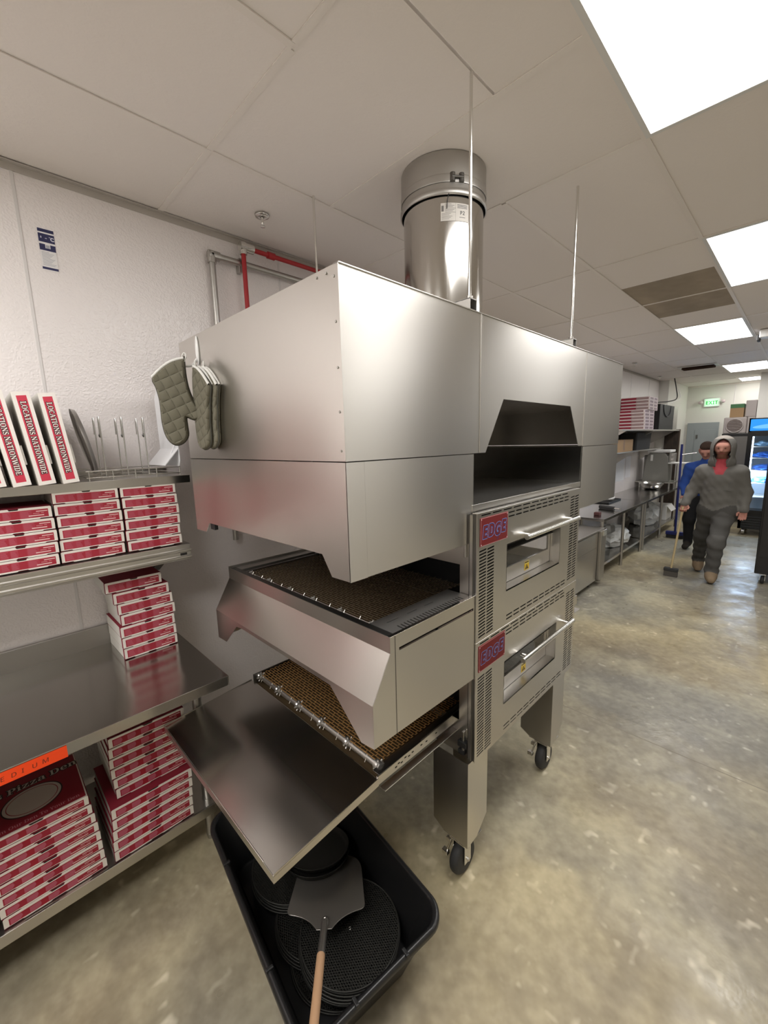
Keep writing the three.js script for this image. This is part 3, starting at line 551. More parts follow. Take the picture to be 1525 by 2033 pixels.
const topTex = canvasTex(512, 512, (c, w, h) => {
  c.fillStyle = '#8c1226'; c.fillRect(0, 0, w, h);
  c.strokeStyle = '#e2d8d0'; c.lineWidth = 8; c.strokeRect(3, 3, w - 6, h - 6);
  c.fillStyle = '#cdbdb4'; c.beginPath(); c.ellipse(256, 300, 150, 128, 0, 0, 7); c.fill(); c.strokeStyle = '#22090d'; c.lineWidth = 7; c.stroke();
  c.strokeStyle = '#8c1226'; c.lineWidth = 4; c.beginPath(); c.ellipse(256, 300, 128, 106, 0, 0, 7); c.stroke();
  c.font = 'bold 76px serif'; c.textAlign = 'center'; c.lineJoin = 'round'; c.strokeStyle = '#22090d'; c.lineWidth = 12; c.fillStyle = '#cdbdb4';
  c.save(); c.translate(256, 150); c.transform(1, -0.06, 0, 1, 0, 0); c.strokeText("'s Pizza Den", 30, 0); c.fillText("'s Pizza Den", 30, 0); c.restore();
  c.font = '34px serif'; c.fillStyle = '#c98f92'; c.fillText('From Our Den To Your Den', 256, 482);
});
M.boxTop = std({ map: topTex, roughness: 0.6 }); M.boxTopPlain = std({ color: lin(0.25, 0.012, 0.03), roughness: 0.65 });
const spineTex = canvasTex(96, 640, (c, w, h) => {
  c.fillStyle = '#f2ece6'; c.fillRect(0, 0, w, h); c.fillStyle = '#cf3a51'; c.fillRect(21, 26, w - 42, h - 52);
  c.save(); c.translate(w / 2, h / 2 - 6); c.rotate(Math.PI / 2); c.font = 'bold 41px serif'; c.textAlign = 'center'; c.textBaseline = 'middle'; c.lineJoin = 'round'; c.strokeStyle = '#3c1016'; c.lineWidth = 9; c.strokeText('LOCATIONS NATIONWIDE', 0, 0, 500); c.fillStyle = '#f6f1ea'; c.fillText('LOCATIONS NATIONWIDE', 0, 0, 500); c.restore();
});
M.spine = std({ map: spineTex, roughness: 0.6 });
// carton: w along z, d along -x, h up; front flap with tab notches faces +x. Origin at the middle of the bottom front edge.
const cartonGeo = new Map();
function cartonParts(w, d, h) {
  const key = w + '/' + d + '/' + h; if (cartonGeo.has(key)) return cartonGeo.get(key);
  const n = 0.0042, s = new THREE.Shape(), X = (t) => (t - 0.5) * w;
  s.moveTo(X(0), n); s.lineTo(X(0.16), n); s.lineTo(X(0.18), 0.001); s.lineTo(X(0.42), 0.001); s.lineTo(X(0.44), n); s.lineTo(X(0.56), n); s.lineTo(X(0.58), 0.001); s.lineTo(X(0.82), 0.001); s.lineTo(X(0.84), n); s.lineTo(X(1), n);
  s.lineTo(X(1), h - 0.003); s.lineTo(X(0.985), h); s.lineTo(X(0.57), h); s.lineTo(X(0.555), h - 0.0065); s.lineTo(X(0.445), h - 0.0065); s.lineTo(X(0.43), h); s.lineTo(X(0.015), h); s.lineTo(X(0), h - 0.003);
  const flap = new THREE.ExtrudeGeometry(s, { depth: 0.003, bevelEnabled: false });
  const p = flap.attributes.position, uv = new Float32Array(p.count * 2);
  for (let i = 0; i < p.count; i++) { uv[i * 2] = p.getX(i) / w + 0.5; uv[i * 2 + 1] = p.getY(i) / h; }
  flap.setAttribute('uv', new THREE.BufferAttribute(uv, 2)); flap.rotateY(Math.PI / 2); flap.translate(-0.003, 0, 0);
  const rc = 0.022, body = new THREE.BoxGeometry(d - rc, h - 0.003, w - 0.002); body.translate(-d / 2 - rc / 2, h / 2 - 0.001, 0); // front wall set back behind the flap, so that the notches open into a hollow
  const cover = merge([new THREE.BoxGeometry(d - 0.0035, 0.0016, w).translate(-d / 2 - 0.0015, h - 0.0008, 0), new THREE.BoxGeometry(rc, h - 0.006, 0.002).translate(-rc / 2 - 0.003, h / 2, w / 2 - 0.001), new THREE.BoxGeometry(rc, h - 0.006, 0.002).translate(-rc / 2 - 0.003, h / 2, -w / 2 + 0.001), new THREE.BoxGeometry(rc, 0.001, w).translate(-rc / 2 - 0.003, 0.0012, 0)]);
  const lid = new THREE.PlaneGeometry(w - 0.002, d - 0.004); lid.rotateX(-Math.PI / 2); lid.rotateY(Math.PI / 2); lid.translate(-d / 2, h + 0.0003, 0);
  const r = { flap, body, lid, cover }; cartonGeo.set(key, r); return r;
}
const bodyMats = [M.card, M.card, M.boxTopPlain, M.card, M.card, M.card];
function carton(x, y, z, w, d, h, variant, label, group, turn = 0, printed = false) {
  const g = cartonParts(w, d, h), t = thing('pizza_box', label, 'pizza box', [x, y, z], group); t.rotation.y = turn; t.userData.local = true;
  lpart('carton', g.body, bodyMats, t); lpart('front_flap', g.flap, PF[variant], t); lpart('cover', g.cover, M.boxTopPlain, t);
  if (printed) lpart('lid', g.lid, M.boxTop, t, 'red printed lid');
  delete t.userData.local; return t;
}
const jit = (k, a) => a * Math.sin(k * 12.9898 + 1.3);
// boxes on the middle wall shelf
const cols = [[-0.559, 6, 'rightmost'], [-0.328, 6, 'second from right'], [-0.098, 5, 'third from right'], [0.135, 5, 'fourth from right'], [0.37, 6, 'fifth from right']];
cols.forEach(([z, n, word], ci) => { for (let k = 0; k < n; k++) carton(-2.05 + jit(k + ci * 7, 0.003), 1.402 + k * 0.0478, z + jit(k * 3 + ci, 0.003) - (k === 0 && ci === 0 ? 0.004 : 0), 0.222, 0.27, 0.0468, 0, `small pizza box, ${ORD[k]}${k ? ' from bottom' : ''} in ${word} stack on wall shelf`, 'boxes on the middle wall shelf'); });
// stack on the worktable
[[0, 0.0], [0.004, 0.002], [0.006, 0.004], [-0.004, -0.006], [-0.006, 0.0], [-0.005, 0.012], [-0.02, 0.035]].forEach(([dx, dz], k) => carton(-2.10 + dx, 0.898 + k * 0.0526, -0.504 + dz, 0.228, 0.255, 0.0516, 1, `small pizza box, ${ORD[k]}${k ? ' from bottom' : ''} of the leaning stack on the worktable`, 'boxes stacked on the worktable', jit(k, 0.02)));
// medium boxes below the table
for (let k = 0; k < 8; k++) carton(-1.79 - k * 0.0015 + jit(k, 0.003), 0.222 + k * 0.0412, -0.028 + k * 0.0035 + jit(k * 2, 0.003), 0.305, 0.32, 0.04, 2, `medium pizza box, ${ORD[k]}${k ? ' from bottom' : ''} of the stack below the orange sign`, 'medium boxes below the table', jit(k, 0.01), k === 7);
for (let k = 0; k < 11; k++) { const up = k > 4; carton((up ? -1.826 : -1.785) + jit(k, 0.004), 0.222 + k * 0.0452, (up ? -0.385 : -0.362) + jit(k * 2, 0.005), up ? 0.285 : 0.305, 0.32, 0.044, 2, `red and white pizza box, ${ORD[k]}${k ? ' from bottom' : ''} of the tall stack behind the tray`, 'tall stack below the table', jit(k, 0.015)); }
for (let k = 0; k < 13; k++) carton(-2.112 + jit(k, 0.003), 0.222 + k * 0.0452, -0.478, 0.19, 0.26, 0.044, 2, `pizza box, ${ORD[k]}${k ? ' from bottom' : ''} of the rear stack by the table leg`, 'rear stack below the table', 0);
for (let k = 0; k < 9; k++) carton(-1.79, 0.222 + k * 0.0412, 0.30, 0.305, 0.32, 0.04, 2, `medium pizza box, ${ORD[k]}${k ? ' from bottom' : ''} of the leftmost stack below the table`, 'leftmost stack below the table', 0);
// boxes standing on end in the wire rack, leaning
{
  const w = 0.052, h = 0.338, d = 0.30;
  const body = new THREE.BoxGeometry(d, h, w); body.translate(-d / 2, h / 2, 0);
  const face = new THREE.PlaneGeometry(w - 0.0005, h - 0.0005); face.rotateY(Math.PI / 2); face.translate(0.0006, h / 2, 0);
  const tab = new THREE.BoxGeometry(0.05, 0.07, 0.006); tab.translate(-0.03, h * 0.32, -w / 2 - 0.003);
  [['rightmost', -0.2765, 0], ['second from right', -0.203, 0.003], ['third from right', -0.131, 0], ['fourth from right', -0.062, 0.002], ['fifth from right', 0.012, 0], ['sixth from right', 0.085, 0]].forEach(([word, z, dx], i) => {
    const t = thing('pizza_box', `pizza box standing on end with printed spine, ${word} on top shelf`, 'pizza box', [-2.0 + dx, 1.726, z], 'boxes standing on the top shelf'); t.rotation.x = 0.108 + 0.003 * i;
    lpart('carton', body, M.card, t); lpart('printed_spine', face, M.spine, t, 'red spine with white lettering'); lpart('tab', tab, M.card, t);
  });
}
// ---------- wall shelves ----------
for (const [name, y, z0, roll, label] of [['mounted_shelf', 1.722, -0.738, false, 'upper steel wall shelf holding the upright boxes and wire rack'], ['mounted_shelf', 1.398, -0.702, true, 'lower steel wall shelf holding stacks of small boxes']]) {
  const t = thing(name, label, 'shelf', [-2.215, y - 0.03, 0.3], 'steel wall shelves'), x1 = roll ? -2.035 : -2.05;
  part('shelf_board', box(-2.378, x1, y - 0.004, y, z0, 1.6, 0.001), M.steel, t);
  if (roll) { part('front_roll', merge([box(x1 - 0.012, x1 + 0.004, y - 0.075, y, z0, 1.6, 0.004), bar([x1 - 0.004, y - 0.028, z0], [x1 - 0.004, y - 0.028, 1.6], 0.012, 14), bar([x1 - 0.004, y - 0.06, z0], [x1 - 0.004, y - 0.06, 1.6], 0.013, 14)]), M.steel, t); part('slot', box(x1 + 0.0045, x1 + 0.0055, y - 0.052, y - 0.04, z0 + 0.02, z0 + 0.05, 0.0003), M.sootAndShade, t); }  // the slot is a dark plate with its shade painted in
  else part('front_edge', box(x1 - 0.006, x1 + 0.001, y - 0.036, y, z0, 1.6, 0.002), M.steel, t);
  part('back_edge', box(-2.378, -2.374, y - 0.03, y + 0.03, z0, 1.6), M.steel, t);
  for (const z of [-0.63, 0.6, 1.5]) part('bracket', prismZ([[-2.376, y - 0.004], [x1 - 0.03, y - 0.004], [x1 - 0.05, y - 0.03], [-2.376, y - 0.19]], z - 0.02, z + 0.02), roll ? M.darkSteel : M.steel, t);
}
// wire rack on the top shelf
{
  const t = thing('wire_rack', 'chrome wire divider rack with empty slots on the top shelf', 'rack', [-2.2, 1.722, -0.52]);
  const w = (a, b, r = 0.0028) => bar(a, b, r, 8);
  part('base_wire', w([-2.06, 1.762, -0.70], [-2.06, 1.762, -0.335]), M.wireShelf, t);
  part('base_wire', w([-2.06, 1.735, -0.70], [-2.06, 1.735, -0.335]), M.wireShelf, t);
  part('base_wire', w([-2.34, 1.762, -0.70], [-2.34, 1.762, -0.335]), M.wireShelf, t);
  part('base_wire', w([-2.34, 1.735, -0.70], [-2.34, 1.735, -0.335]), M.wireShelf, t);
  for (const z of [-0.70, -0.6, -0.515, -0.43, -0.345]) {
    part('cross_wire', w([-2.34, 1.735, z], [-2.06, 1.735, z]), M.wireShelf, t);
    part('corner_wire', w([-2.06, 1.722, z], [-2.06, 1.765, z]), M.wireShelf, t);
  }
  for (const z of [-0.575, -0.492, -0.41]) {
    for (const dx of [0, -0.1]) part('divider', tube([[-2.08 + dx, 1.736, z], [-2.08 + dx, 1.80, z], [-2.085 + dx, 1.97, z], [-2.09 + dx, 1.99, z], [-2.10 + dx, 1.97, z], [-2.102 + dx, 1.915, z]], 0.0028, 8, 28), M.wireShelf, t);
    part('tip', (() => { const g = new THREE.SphereGeometry(0.0055, 10, 8); g.scale(1, 1.6, 1); g.translate(-2.102, 1.908, z); return g; })(), M.darkSteel, t);
  }
}
// round pan leaning in the rack
{
  const t = thing('round_pan', 'dark round pan leaning edge-on beside the upright boxes', 'pan', [-2.22, 1.738, -0.37]);
  const g = lathe([[0.0001, 0], [0.135, 0], [0.142, 0.012], [0.1425, 0.012], [0.1365, -0.003], [0.0001, -0.003]], 48); g.rotateX(Math.PI / 2); g.rotateX(0.2); g.rotateY(-0.09); g.translate(-2.20, 1.885, -0.372);
  part('pan', g, M.galv, t);
}
// clear plastic guard leaning on the rack
{
  const t = thing('plastic_scoop', 'clear bent plastic sheet standing at the right end of the rack', 'plastic sheet', [-2.2, 1.74, -0.66]);
  M.clear = new THREE.MeshPhysicalMaterial({ color: lin(0.9, 0.9, 0.92), roughness: 0.4, transmission: 0.2, thickness: 0, ior: 1.48 });
  part('upright', prismZ([[-2.30, 1.765], [-2.06, 1.765], [-2.045, 1.79], [-2.07, 2.09], [-2.11, 2.13], [-2.27, 2.13], [-2.31, 2.09]], -0.702, -0.699), M.clear, t);
  { const g = box(-2.30, -2.05, -0.0015, 0.0015, 0, 0.10); g.rotateX(0.85); g.translate(0, 1.845, -0.70); part('fold', g, M.clear, t); }
  part('rib', bar([-2.10, 1.78, -0.66], [-2.085, 1.86, -0.695], 0.003, 6), M.clear, t);
}
// ---------- worktable ----------
{
  const t = thing('worktable', 'stainless worktable with backsplash and undershelf along the left wall', 'table', [-2.0, 0, 0.3]);
  const z0 = -0.655, z1 = 1.9, x1 = -1.622, y = 0.897;
  part('table_top', box(-2.36, x1, y - 0.004, y, z0, z1, 0.0015), M.table, t);
  part('front_edge', merge([box(x1 - 0.006, x1, y - 0.042, y + 0.0005, z0, z1, 0.003)]), M.table, t);
  part('end_edge', box(-2.36, x1, y - 0.042, y + 0.0005, z0 - 0.003, z0 + 0.003, 0.002), M.table, t);
  part('backsplash', box(-2.376, -2.358, y - 0.04, y + 0.1, z0, z1, 0.004), M.galv, t);
  part('undershelf', box(-2.34, -1.775, 0.213, 0.2185, -0.60, z1), M.steel, t);
  part('shelf_edge', box(-1.782, -1.772, 0.172, 0.2185, -0.60, z1, 0.003), M.steel, t);
  part('support_channel', box(-2.3, x1 - 0.14, y - 0.03, y - 0.006, z0 + 0.06, z0 + 0.14), M.galv, t);
  for (const [x, z] of [[-1.836, -0.59], [-2.30, -0.60], [-1.836, 1.8], [-2.30, 1.8]]) {
    const l = part('leg', bar([x, 0.02, z], [x, y - 0.03, z], 0.02, 18), M.galv, t);
    part('foot', bar([x, 0, z], [x, 0.03, z], 0.016, 14, 0.021), M.galv, l);
    part('collar', bar([x, 0.19, z], [x, 0.222, z], 0.0235, 18), M.galv, l);
  }
  const tag = canvasTex(640, 128, (c, w, h) => { c.fillStyle = '#ff4b10'; c.fillRect(0, 0, w, h); c.strokeStyle = '#5a1a08'; c.fillStyle = '#5a1a08'; c.font = '62px sans-serif'; c.save(); c.transform(1, 0, -0.1, 1, 0, 0); 'MEDIUM'.split('').forEach((ch, i) => c.fillText(ch, 104 + i * 71, 92 + ((i * 7) % 5) - 2)); c.restore(); });
  single('paper_sign', faceX(x1 + 0.0012, 0.852, 0.8935, -0.105, 0.12), std({ map: tag, roughness: 0.6 }), 'orange strip handwritten MEDIUM on the table front edge', 'sign');
}
// ---------- oven mitts on an adhesive hook ----------
{
  const quilt = canvasTex(256, 256, (c, w, h) => { c.fillStyle = '#6a6657'; c.fillRect(0, 0, w, h); for (let i = 0; i < 2600; i++) { c.fillStyle = rnd() < 0.5 ? 'rgba(60,60,48,0.25)' : 'rgba(128,128,112,0.22)'; c.fillRect(rnd() * w, rnd() * h, 3, 1); } c.strokeStyle = '#8f8e7c'; c.lineWidth = 5; c.strokeRect(0, 0, w, h); });
  const qb = dataTex(128, 128, (u, v) => { const a = Math.abs(Math.sin(Math.PI * u)), b = Math.abs(Math.sin(Math.PI * v)); return Math.pow(a * b, 0.35); }, false, 1);
  for (const t of [quilt, qb]) { t.wrapS = t.wrapT = THREE.RepeatWrapping; t.repeat.set(27, 27); t.rotation = 0.42; }
  M.mitt = std({ map: quilt, bumpMap: qb, bumpScale: 0.006, roughness: 0.95 });
  M.mittEdge = std({ color: lin(0.06, 0.058, 0.045), roughness: 0.95 });
  M.binding = std({ color: lin(0.72, 0.71, 0.68), roughness: 0.8 });
  const k = 0.000243;
  const out1 = [[0, 0], [-60, 10], [-200, 60], [-330, 150], [-475, 290], [-440, 420], [-410, 590], [-405, 760], [-405, 940], [-385, 1110], [-340, 1230], [-270, 1300], [-200, 1310], [-110, 1260], [-50, 1160], [-50, 1000], [-48, 880], [20, 905], [90, 925], [150, 890], [165, 820], [135, 720], [70, 600], [20, 420], [0, 220]];
  const out2 = [[0, 0], [80, 40], [200, 150], [330, 320], [300, 480], [270, 620], [262, 720], [240, 860], [235, 1060], [215, 1180], [150, 1250], [50, 1275], [-30, 1220], [-65, 1090], [-75, 900], [-70, 700], [-60, 420], [-40, 180]];
  function mitt(label, out, origin, yaw, puff) {
    const t = thing('oven_mitt', label, 'oven mitt', origin, 'oven mitts on the hood'); t.rotation.y = yaw;
    const pts = out.map(([x, y]) => new THREE.Vector2(x * k, -y * k)), sp = new THREE.Shape(new THREE.SplineCurve([...pts, pts[0]]).getPoints(90));
    const g = new THREE.ExtrudeGeometry(sp, { depth: 0.008, bevelEnabled: true, bevelThickness: puff, bevelSize: 0.008, bevelOffset: -0.008, bevelSegments: 6 }); g.translate(0, 0, -0.004);
    lpart('quilted_body', g, M.mitt, t);
    const edge = new THREE.TubeGeometry(new THREE.CatmullRomCurve3(sp.getPoints(60).map((p) => V(p.x, p.y, 0)), true), 90, 0.0035, 6, true); lpart('piping', edge, M.mittEdge, t);
    const cuff = pts.slice(0, out === out1 ? 5 : 4).map((p) => V(p.x, p.y, 0));
    for (const dz of [-puff * 0.75, puff * 0.75]) { const g2 = new THREE.TubeGeometry(new THREE.CatmullRomCurve3(cuff.map((p) => V(p.x, p.y + 0.003, dz))), 24, 0.0052, 8); lpart('cuff_binding', g2, M.binding, t); }
    const loop = new THREE.TubeGeometry(new THREE.CatmullRomCurve3([V(-0.002, -0.012, 0), V(0.008, 0.014, 0.004), V(0.002, 0.024, 0.002), V(-0.006, 0.012, 0), V(-0.003, -0.008, 0)]), 20, 0.0028, 6); lpart('hanging_loop', loop, M.binding, t);
    return t;
  }
  // the mitts hang side by side, their faces turned towards the aisle
  mitt('front olive quilted oven mitt with its palm side in full view', out1, [-1.697, 2.178, -0.634], 1.05, 0.016);
  mitt('rear olive quilted oven mitt half hidden behind the front one', out2.map(([x, y]) => [x * 1.3, y]), [-1.672, 2.150, -0.664], 0.08, 0.011);
  mitt('third olive oven mitt seen edge-on against the hood steel', out2.map(([x, y]) => [x * 1.3, y * 0.98]), [-1.650, 2.146, -0.687], 0.02, 0.007);
  const h = thing('adhesive_hook', 'white plastic hook stuck on the hood above the mitts', 'hook', [-1.722, 2.15, -0.698]);
  const g = new THREE.SphereGeometry(1, 24, 16); g.scale(0.012, 0.056, 0.006); g.translate(-1.722, 2.222, -0.6965); part('plate', g, M.whitePlastic, h);
  part('prong', tube([[-1.722, 2.19, -0.692], [-1.722, 2.165, -0.672], [-1.722, 2.16, -0.642], [-1.722, 2.172, -0.622], [-1.722, 2.188, -0.616]], 0.0048, 10, 24), M.whitePlastic, h);
}
// ---------- black tub with pizza screens and a peel ----------
const sq = (w, l, r, y, n = 8) => { const out = []; for (const [sx, sz, a0] of [[1, 1, 0], [-1, 1, 1], [-1, -1, 2], [1, -1, 3]]) for (let i = 0; i <= n; i++) { const a = (a0 + i / n) * Math.PI / 2; out.push([sx * (w / 2 - r) + r * Math.cos(a), y, sz * (l / 2 - r) + r * Math.sin(a)]); } return out; };
function loft(rings, capEnd = true) {
  const pos = [], idx = [], n = rings[0].length;
  for (const r of rings) for (const p of r) pos.push(...p);
  for (let j = 0; j < rings.length - 1; j++) for (let i = 0; i < n; i++) { const a = j * n + i, b = j * n + (i + 1) % n; idx.push(a, a + n, b, b, a + n, b + n); }
  if (capEnd) { const L = rings[rings.length - 1], c = pos.length / 3; pos.push(L.reduce((q, p) => q + p[0], 0) / n, L[0][1], L.reduce((q, p) => q + p[2], 0) / n); const o = (rings.length - 1) * n; for (let i = 0; i < n; i++) idx.push(o + i, c, o + (i + 1) % n); }
  const g = new THREE.BufferGeometry(); g.setAttribute('position', new THREE.Float32BufferAttribute(pos, 3)); g.setIndex(idx); g.computeVertexNormals(); return g;
}
{
  const t = thing('plastic_tub', 'black rectangular plastic tub on the floor under the tray', 'tub', [-1.194, 0, -0.741]); t.rotation.y = -0.128;
  const sc = tileNoise(40, 60, 71), sc2 = tileNoise(9, 120, 72);
  M.tub = std({ color: lin(0.011, 0.011, 0.0115), roughness: 0.5, roughnessMap: dataTex(256, 256, (u, v) => 0.8 + 0.5 * (sc(u, v) - 0.5) + 0.3 * (sc2(u, v) - 0.5), false, 1) });
  lpart('shell', loft([sq(0.71, 0.39, 0.05, 0.002), sq(0.72, 0.40, 0.06, 0.0), sq(0.73, 0.405, 0.065, 0.012), sq(0.885, 0.515, 0.075, 0.232), sq(0.915, 0.545, 0.08, 0.228), sq(0.925, 0.555, 0.082, 0.236), sq(0.923, 0.553, 0.082, 0.250), sq(0.905, 0.535, 0.08, 0.256), sq(0.883, 0.513, 0.075, 0.250), sq(0.73, 0.405, 0.06, 0.022), sq(0.71, 0.39, 0.05, 0.014)]), M.tub, t);
  for (const z of [-0.09, 0.1]) lpart('rim_rib', (() => { const g = new RoundedBoxGeometry(0.028, 0.012, 0.012, 2, 0.004); g.translate(0.45, 0.254, z); return g; })(), M.tub, t);
  for (const x of [-0.2, 0.22]) lpart('rim_rib', (() => { const g = new RoundedBoxGeometry(0.012, 0.012, 0.026, 2, 0.004); g.translate(x, 0.254, 0.266); return g; })(), M.tub, t);
}
{
  M.screen = std({ color: lin(0.035, 0.034, 0.03), roughness: 0.5, metalness: 0.6 });
  const R = 0.178, wires = [], unit = new THREE.BoxGeometry(1, 1, 1);
  for (let i = -23; i <= 23; i++) { const c = i * 0.0076, L = 2 * Math.sqrt(Math.max(0, R * R - c * c)); if (L < 0.02) continue; for (const a of [Math.PI / 6, -Math.PI / 6]) { const g = unit.clone(); g.scale(L, 0.0012, 0.0021); g.translate(0, 0, c); g.rotateY(a); wires.push(g); } }
  const mesh = merge(wires), rim = new THREE.TorusGeometry(R, 0.0032, 8, 56); rim.rotateX(Math.PI / 2);
  const eyelet = new THREE.TorusGeometry(0.004, 0.0014, 6, 16); eyelet.rotateX(Math.PI / 2); eyelet.translate(0, 0.0012, 0);
  const stacks = [[-1.0, -0.755, 6, 'right-hand'], [-1.15, -0.748, 4, 'middle'], [-1.02, -0.735, 2, 'lowest'], [-1.37, -0.765, 5, 'far left']];
  const placed = [];
  stacks.forEach(([x, z, n, word], s) => { for (let i = 0; i < n; i++) {
    const y = (s === 0 ? 0.062 : s === 1 ? 0.032 : s === 2 ? 0.015 : 0.062) + i * 0.0072;
    const t = thing('pizza_screen', `round dark mesh pizza screen, ${ORD[i]}${i ? ' from bottom' : ''} of the ${word} pile in the tub`, 'pizza screen', [x + jit(i + s * 5, 0.006), y + 0.0035, z + jit(i * 2 + s, 0.006)], 'pizza screens in the tub');
    t.rotation.y = i * 0.7 + s; 
    const m = lpart('mesh', mesh, M.screen, t); m.userData.kind = 'stuff'; lpart('rim', rim, M.screen, t); lpart('eyelet', eyelet, s === 0 && i === n - 1 ? M.chrome : M.screen, t);
  } });
}
// peel
{
  const n0 = V(-1.007, 0.20, -0.653), u = V(0.207, 0.07, 0.183).normalize(), w = V(0.662, 0, -0.749), nn = new THREE.Vector3().crossVectors(u, w).normalize();
  const w2 = new THREE.Vector3().crossVectors(nn, u).normalize();
  const t = thing('pizza_peel', 'metal pizza peel with a wooden handle lying in the tub', 'pizza peel', [n0.x, n0.y, n0.z]);
  t.quaternion.setFromRotationMatrix(new THREE.Matrix4().makeBasis(w2, u, nn.clone().negate()));
  const s = new THREE.Shape();
  s.moveTo(-0.026, 0.0); s.bezierCurveTo(-0.045, -0.03, -0.07, -0.055, -0.125, -0.068); s.quadraticCurveTo(-0.14, -0.073, -0.14, -0.09); s.lineTo(-0.128, -0.26); s.quadraticCurveTo(-0.12, -0.33, -0.06, -0.34); s.lineTo(0.06, -0.34); s.quadraticCurveTo(0.12, -0.33, 0.128, -0.26); s.lineTo(0.14, -0.09); s.quadraticCurveTo(0.14, -0.073, 0.125, -0.068); s.bezierCurveTo(0.07, -0.055, 0.045, -0.03, 0.026, 0.0); s.closePath();
  const g = new THREE.ExtrudeGeometry(s, { depth: 0.0018, bevelEnabled: true, bevelSize: 0.0006, bevelThickness: 0.0006, bevelSegments: 1, curveSegments: 10 });
  M.peel = std({ color: lin(0.24, 0.225, 0.205), metalness: 0.75, roughness: 0.32 });
  const sgn = nn.y > 0 ? -1 : 1; // which local z is up
  lpart('blade', metreUV(g), M.peel, t);
  const up = sgn * 0.012;
  lpart('ferrule', merge([bar([0, -0.02, up * 0.5], [0, 0.115, up * 1.2], 0.0115, 14, 0.0125), (() => { const q = new THREE.SphereGeometry(0.013, 14, 10); q.scale(1.1, 1.9, 0.5); q.translate(0, -0.022, up * 0.4); return q; })()]), M.galv, t);
  for (const y of [-0.012, -0.03]) lpart('rivet', (() => { const q = new THREE.SphereGeometry(0.005, 10, 8); q.translate(0, y, up); return q; })(), M.chrome, t);
  lpart('handle', bar([0, 0.108, up * 1.2], [0, 0.62, up * 1.2], 0.0135, 16), std({ color: lin(0.42, 0.25, 0.14), roughness: 0.6 }), t, 'pale wooden handle');
}
// small dark pans lying on the peel blade, tilted with it
for (let i = 0; i < 2; i++) {
  const u = V(0.207, 0.07, 0.183).normalize(), w = V(0.662, 0, -0.749), nn = new THREE.Vector3().crossVectors(w, u).normalize(); if (nn.y < 0) nn.negate();
  const c = V(-1.007, 0.20, -0.653).addScaledVector(u, -0.325).addScaledVector(w, -0.058).addScaledVector(nn, 0.006 + i * 0.027);
  const t = thing('round_pan', i ? 'upper of two dark round pans lying on the peel blade' : 'lower of two dark round pans lying on the peel blade', 'pan', [c.x, c.y, c.z], 'dark pans on the peel'); t.quaternion.setFromUnitVectors(V(0, 1, 0), nn);
  lpart('pan', lathe([[0.0001, 0], [0.118, 0], [0.131, 0.022], [0.134, 0.023], [0.134, 0.025], [0.129, 0.024], [0.116, 0.003], [0.0001, 0.003]], 48), M.screen, t);
}
// ---------- counters on the far left ----------
{
  const t = thing('prep_fridge', 'stainless undercounter prep fridge just past the oven', 'fridge', [-2.04, 0, -5.1]);
  part('cabinet', box(-2.36, -1.72, 0.07, 0.70, -5.56, -4.66, 0.004), M.steel, t);
  const d = part('door', box(-1.72, -1.695, 0.075, 0.685, -5.36, -4.67, 0.004), M.steel, t);
  part('door_seam', box(-1.6955, -1.6945, 0.5, 0.508, -5.33, -4.70, 0.0002), M.galv, d);
  part('top_rail', box(-2.36, -1.68, 0.70, 0.722, -5.56, -4.64, 0.004), M.galv, t);
  part('lid_well', box(-2.3, -1.9, 0.722, 0.724, -5.2, -4.7), M.sootAndShade, t);  // flat dark plate, painted as the shade in the open well
  const d2 = part('side_door', box(-1.715, -1.66, 0.08, 0.70, -5.555, -5.38, 0.006), M.galv, t);
  part('handle', box(-1.665, -1.64, 0.64, 0.72, -5.52, -5.40, 0.008), M.chrome, d2);
  for (const [x, z] of [[-1.78, -4.75], [-1.78, -5.3], [-2.3, -4.75], [-2.3, -5.3]]) part('foot', bar([x, 0, z], [x, 0.07, z], 0.03, 12), M.black, t);
}
function counter(name, z1, z0, legs, label, y = 0.822) {
  const t = thing(name, label, 'counter', [-2.04, 0, (z0 + z1) / 2], 'steel counters along the wall');
  part('top', box(-2.375, -1.70, y - 0.035, y, z0, z1, 0.003), M.table, t);
  part('undershelf', box(-2.34, -1.74, 0.195, 0.2, z0 + 0.03, z1 - 0.03), M.table, t);
  part('shelf_edge', box(-1.75, -1.74, 0.16, 0.2, z0 + 0.03, z1 - 0.03, 0.003), M.steel, t);
  for (const z of legs) for (const x of [-1.735, -2.31]) part('leg', bar([x, 0, z], [x, y - 0.035, z], 0.021, 12), M.galv, t);
}
counter('steel_counter', -5.57, -7.56, [-5.62, -6.52, -7.50], 'steel counter with open undershelf past the prep fridge');
counter('steel_counter', -7.58, -10.12, [-7.64, -8.75, -10.06], 'farther steel counter with a dough machine and metal bowl');
{ // back board of the near counter run below the skirt
  const t = thing('steel_counter', 'low steel counter between the prep fridge and the oven', 'counter', [-2.04, 0, -4.0], 'steel counters along the wall');
  part('top', box(-2.375, -1.78, 0.70, 0.735, -4.6, -3.2, 0.003), M.table, t);
  for (const z of [-4.5, -3.3]) for (const x of [-1.83, -2.31]) part('leg', bar([x, 0, z], [x, 0.7, z], 0.021, 12), M.galv, t);
}
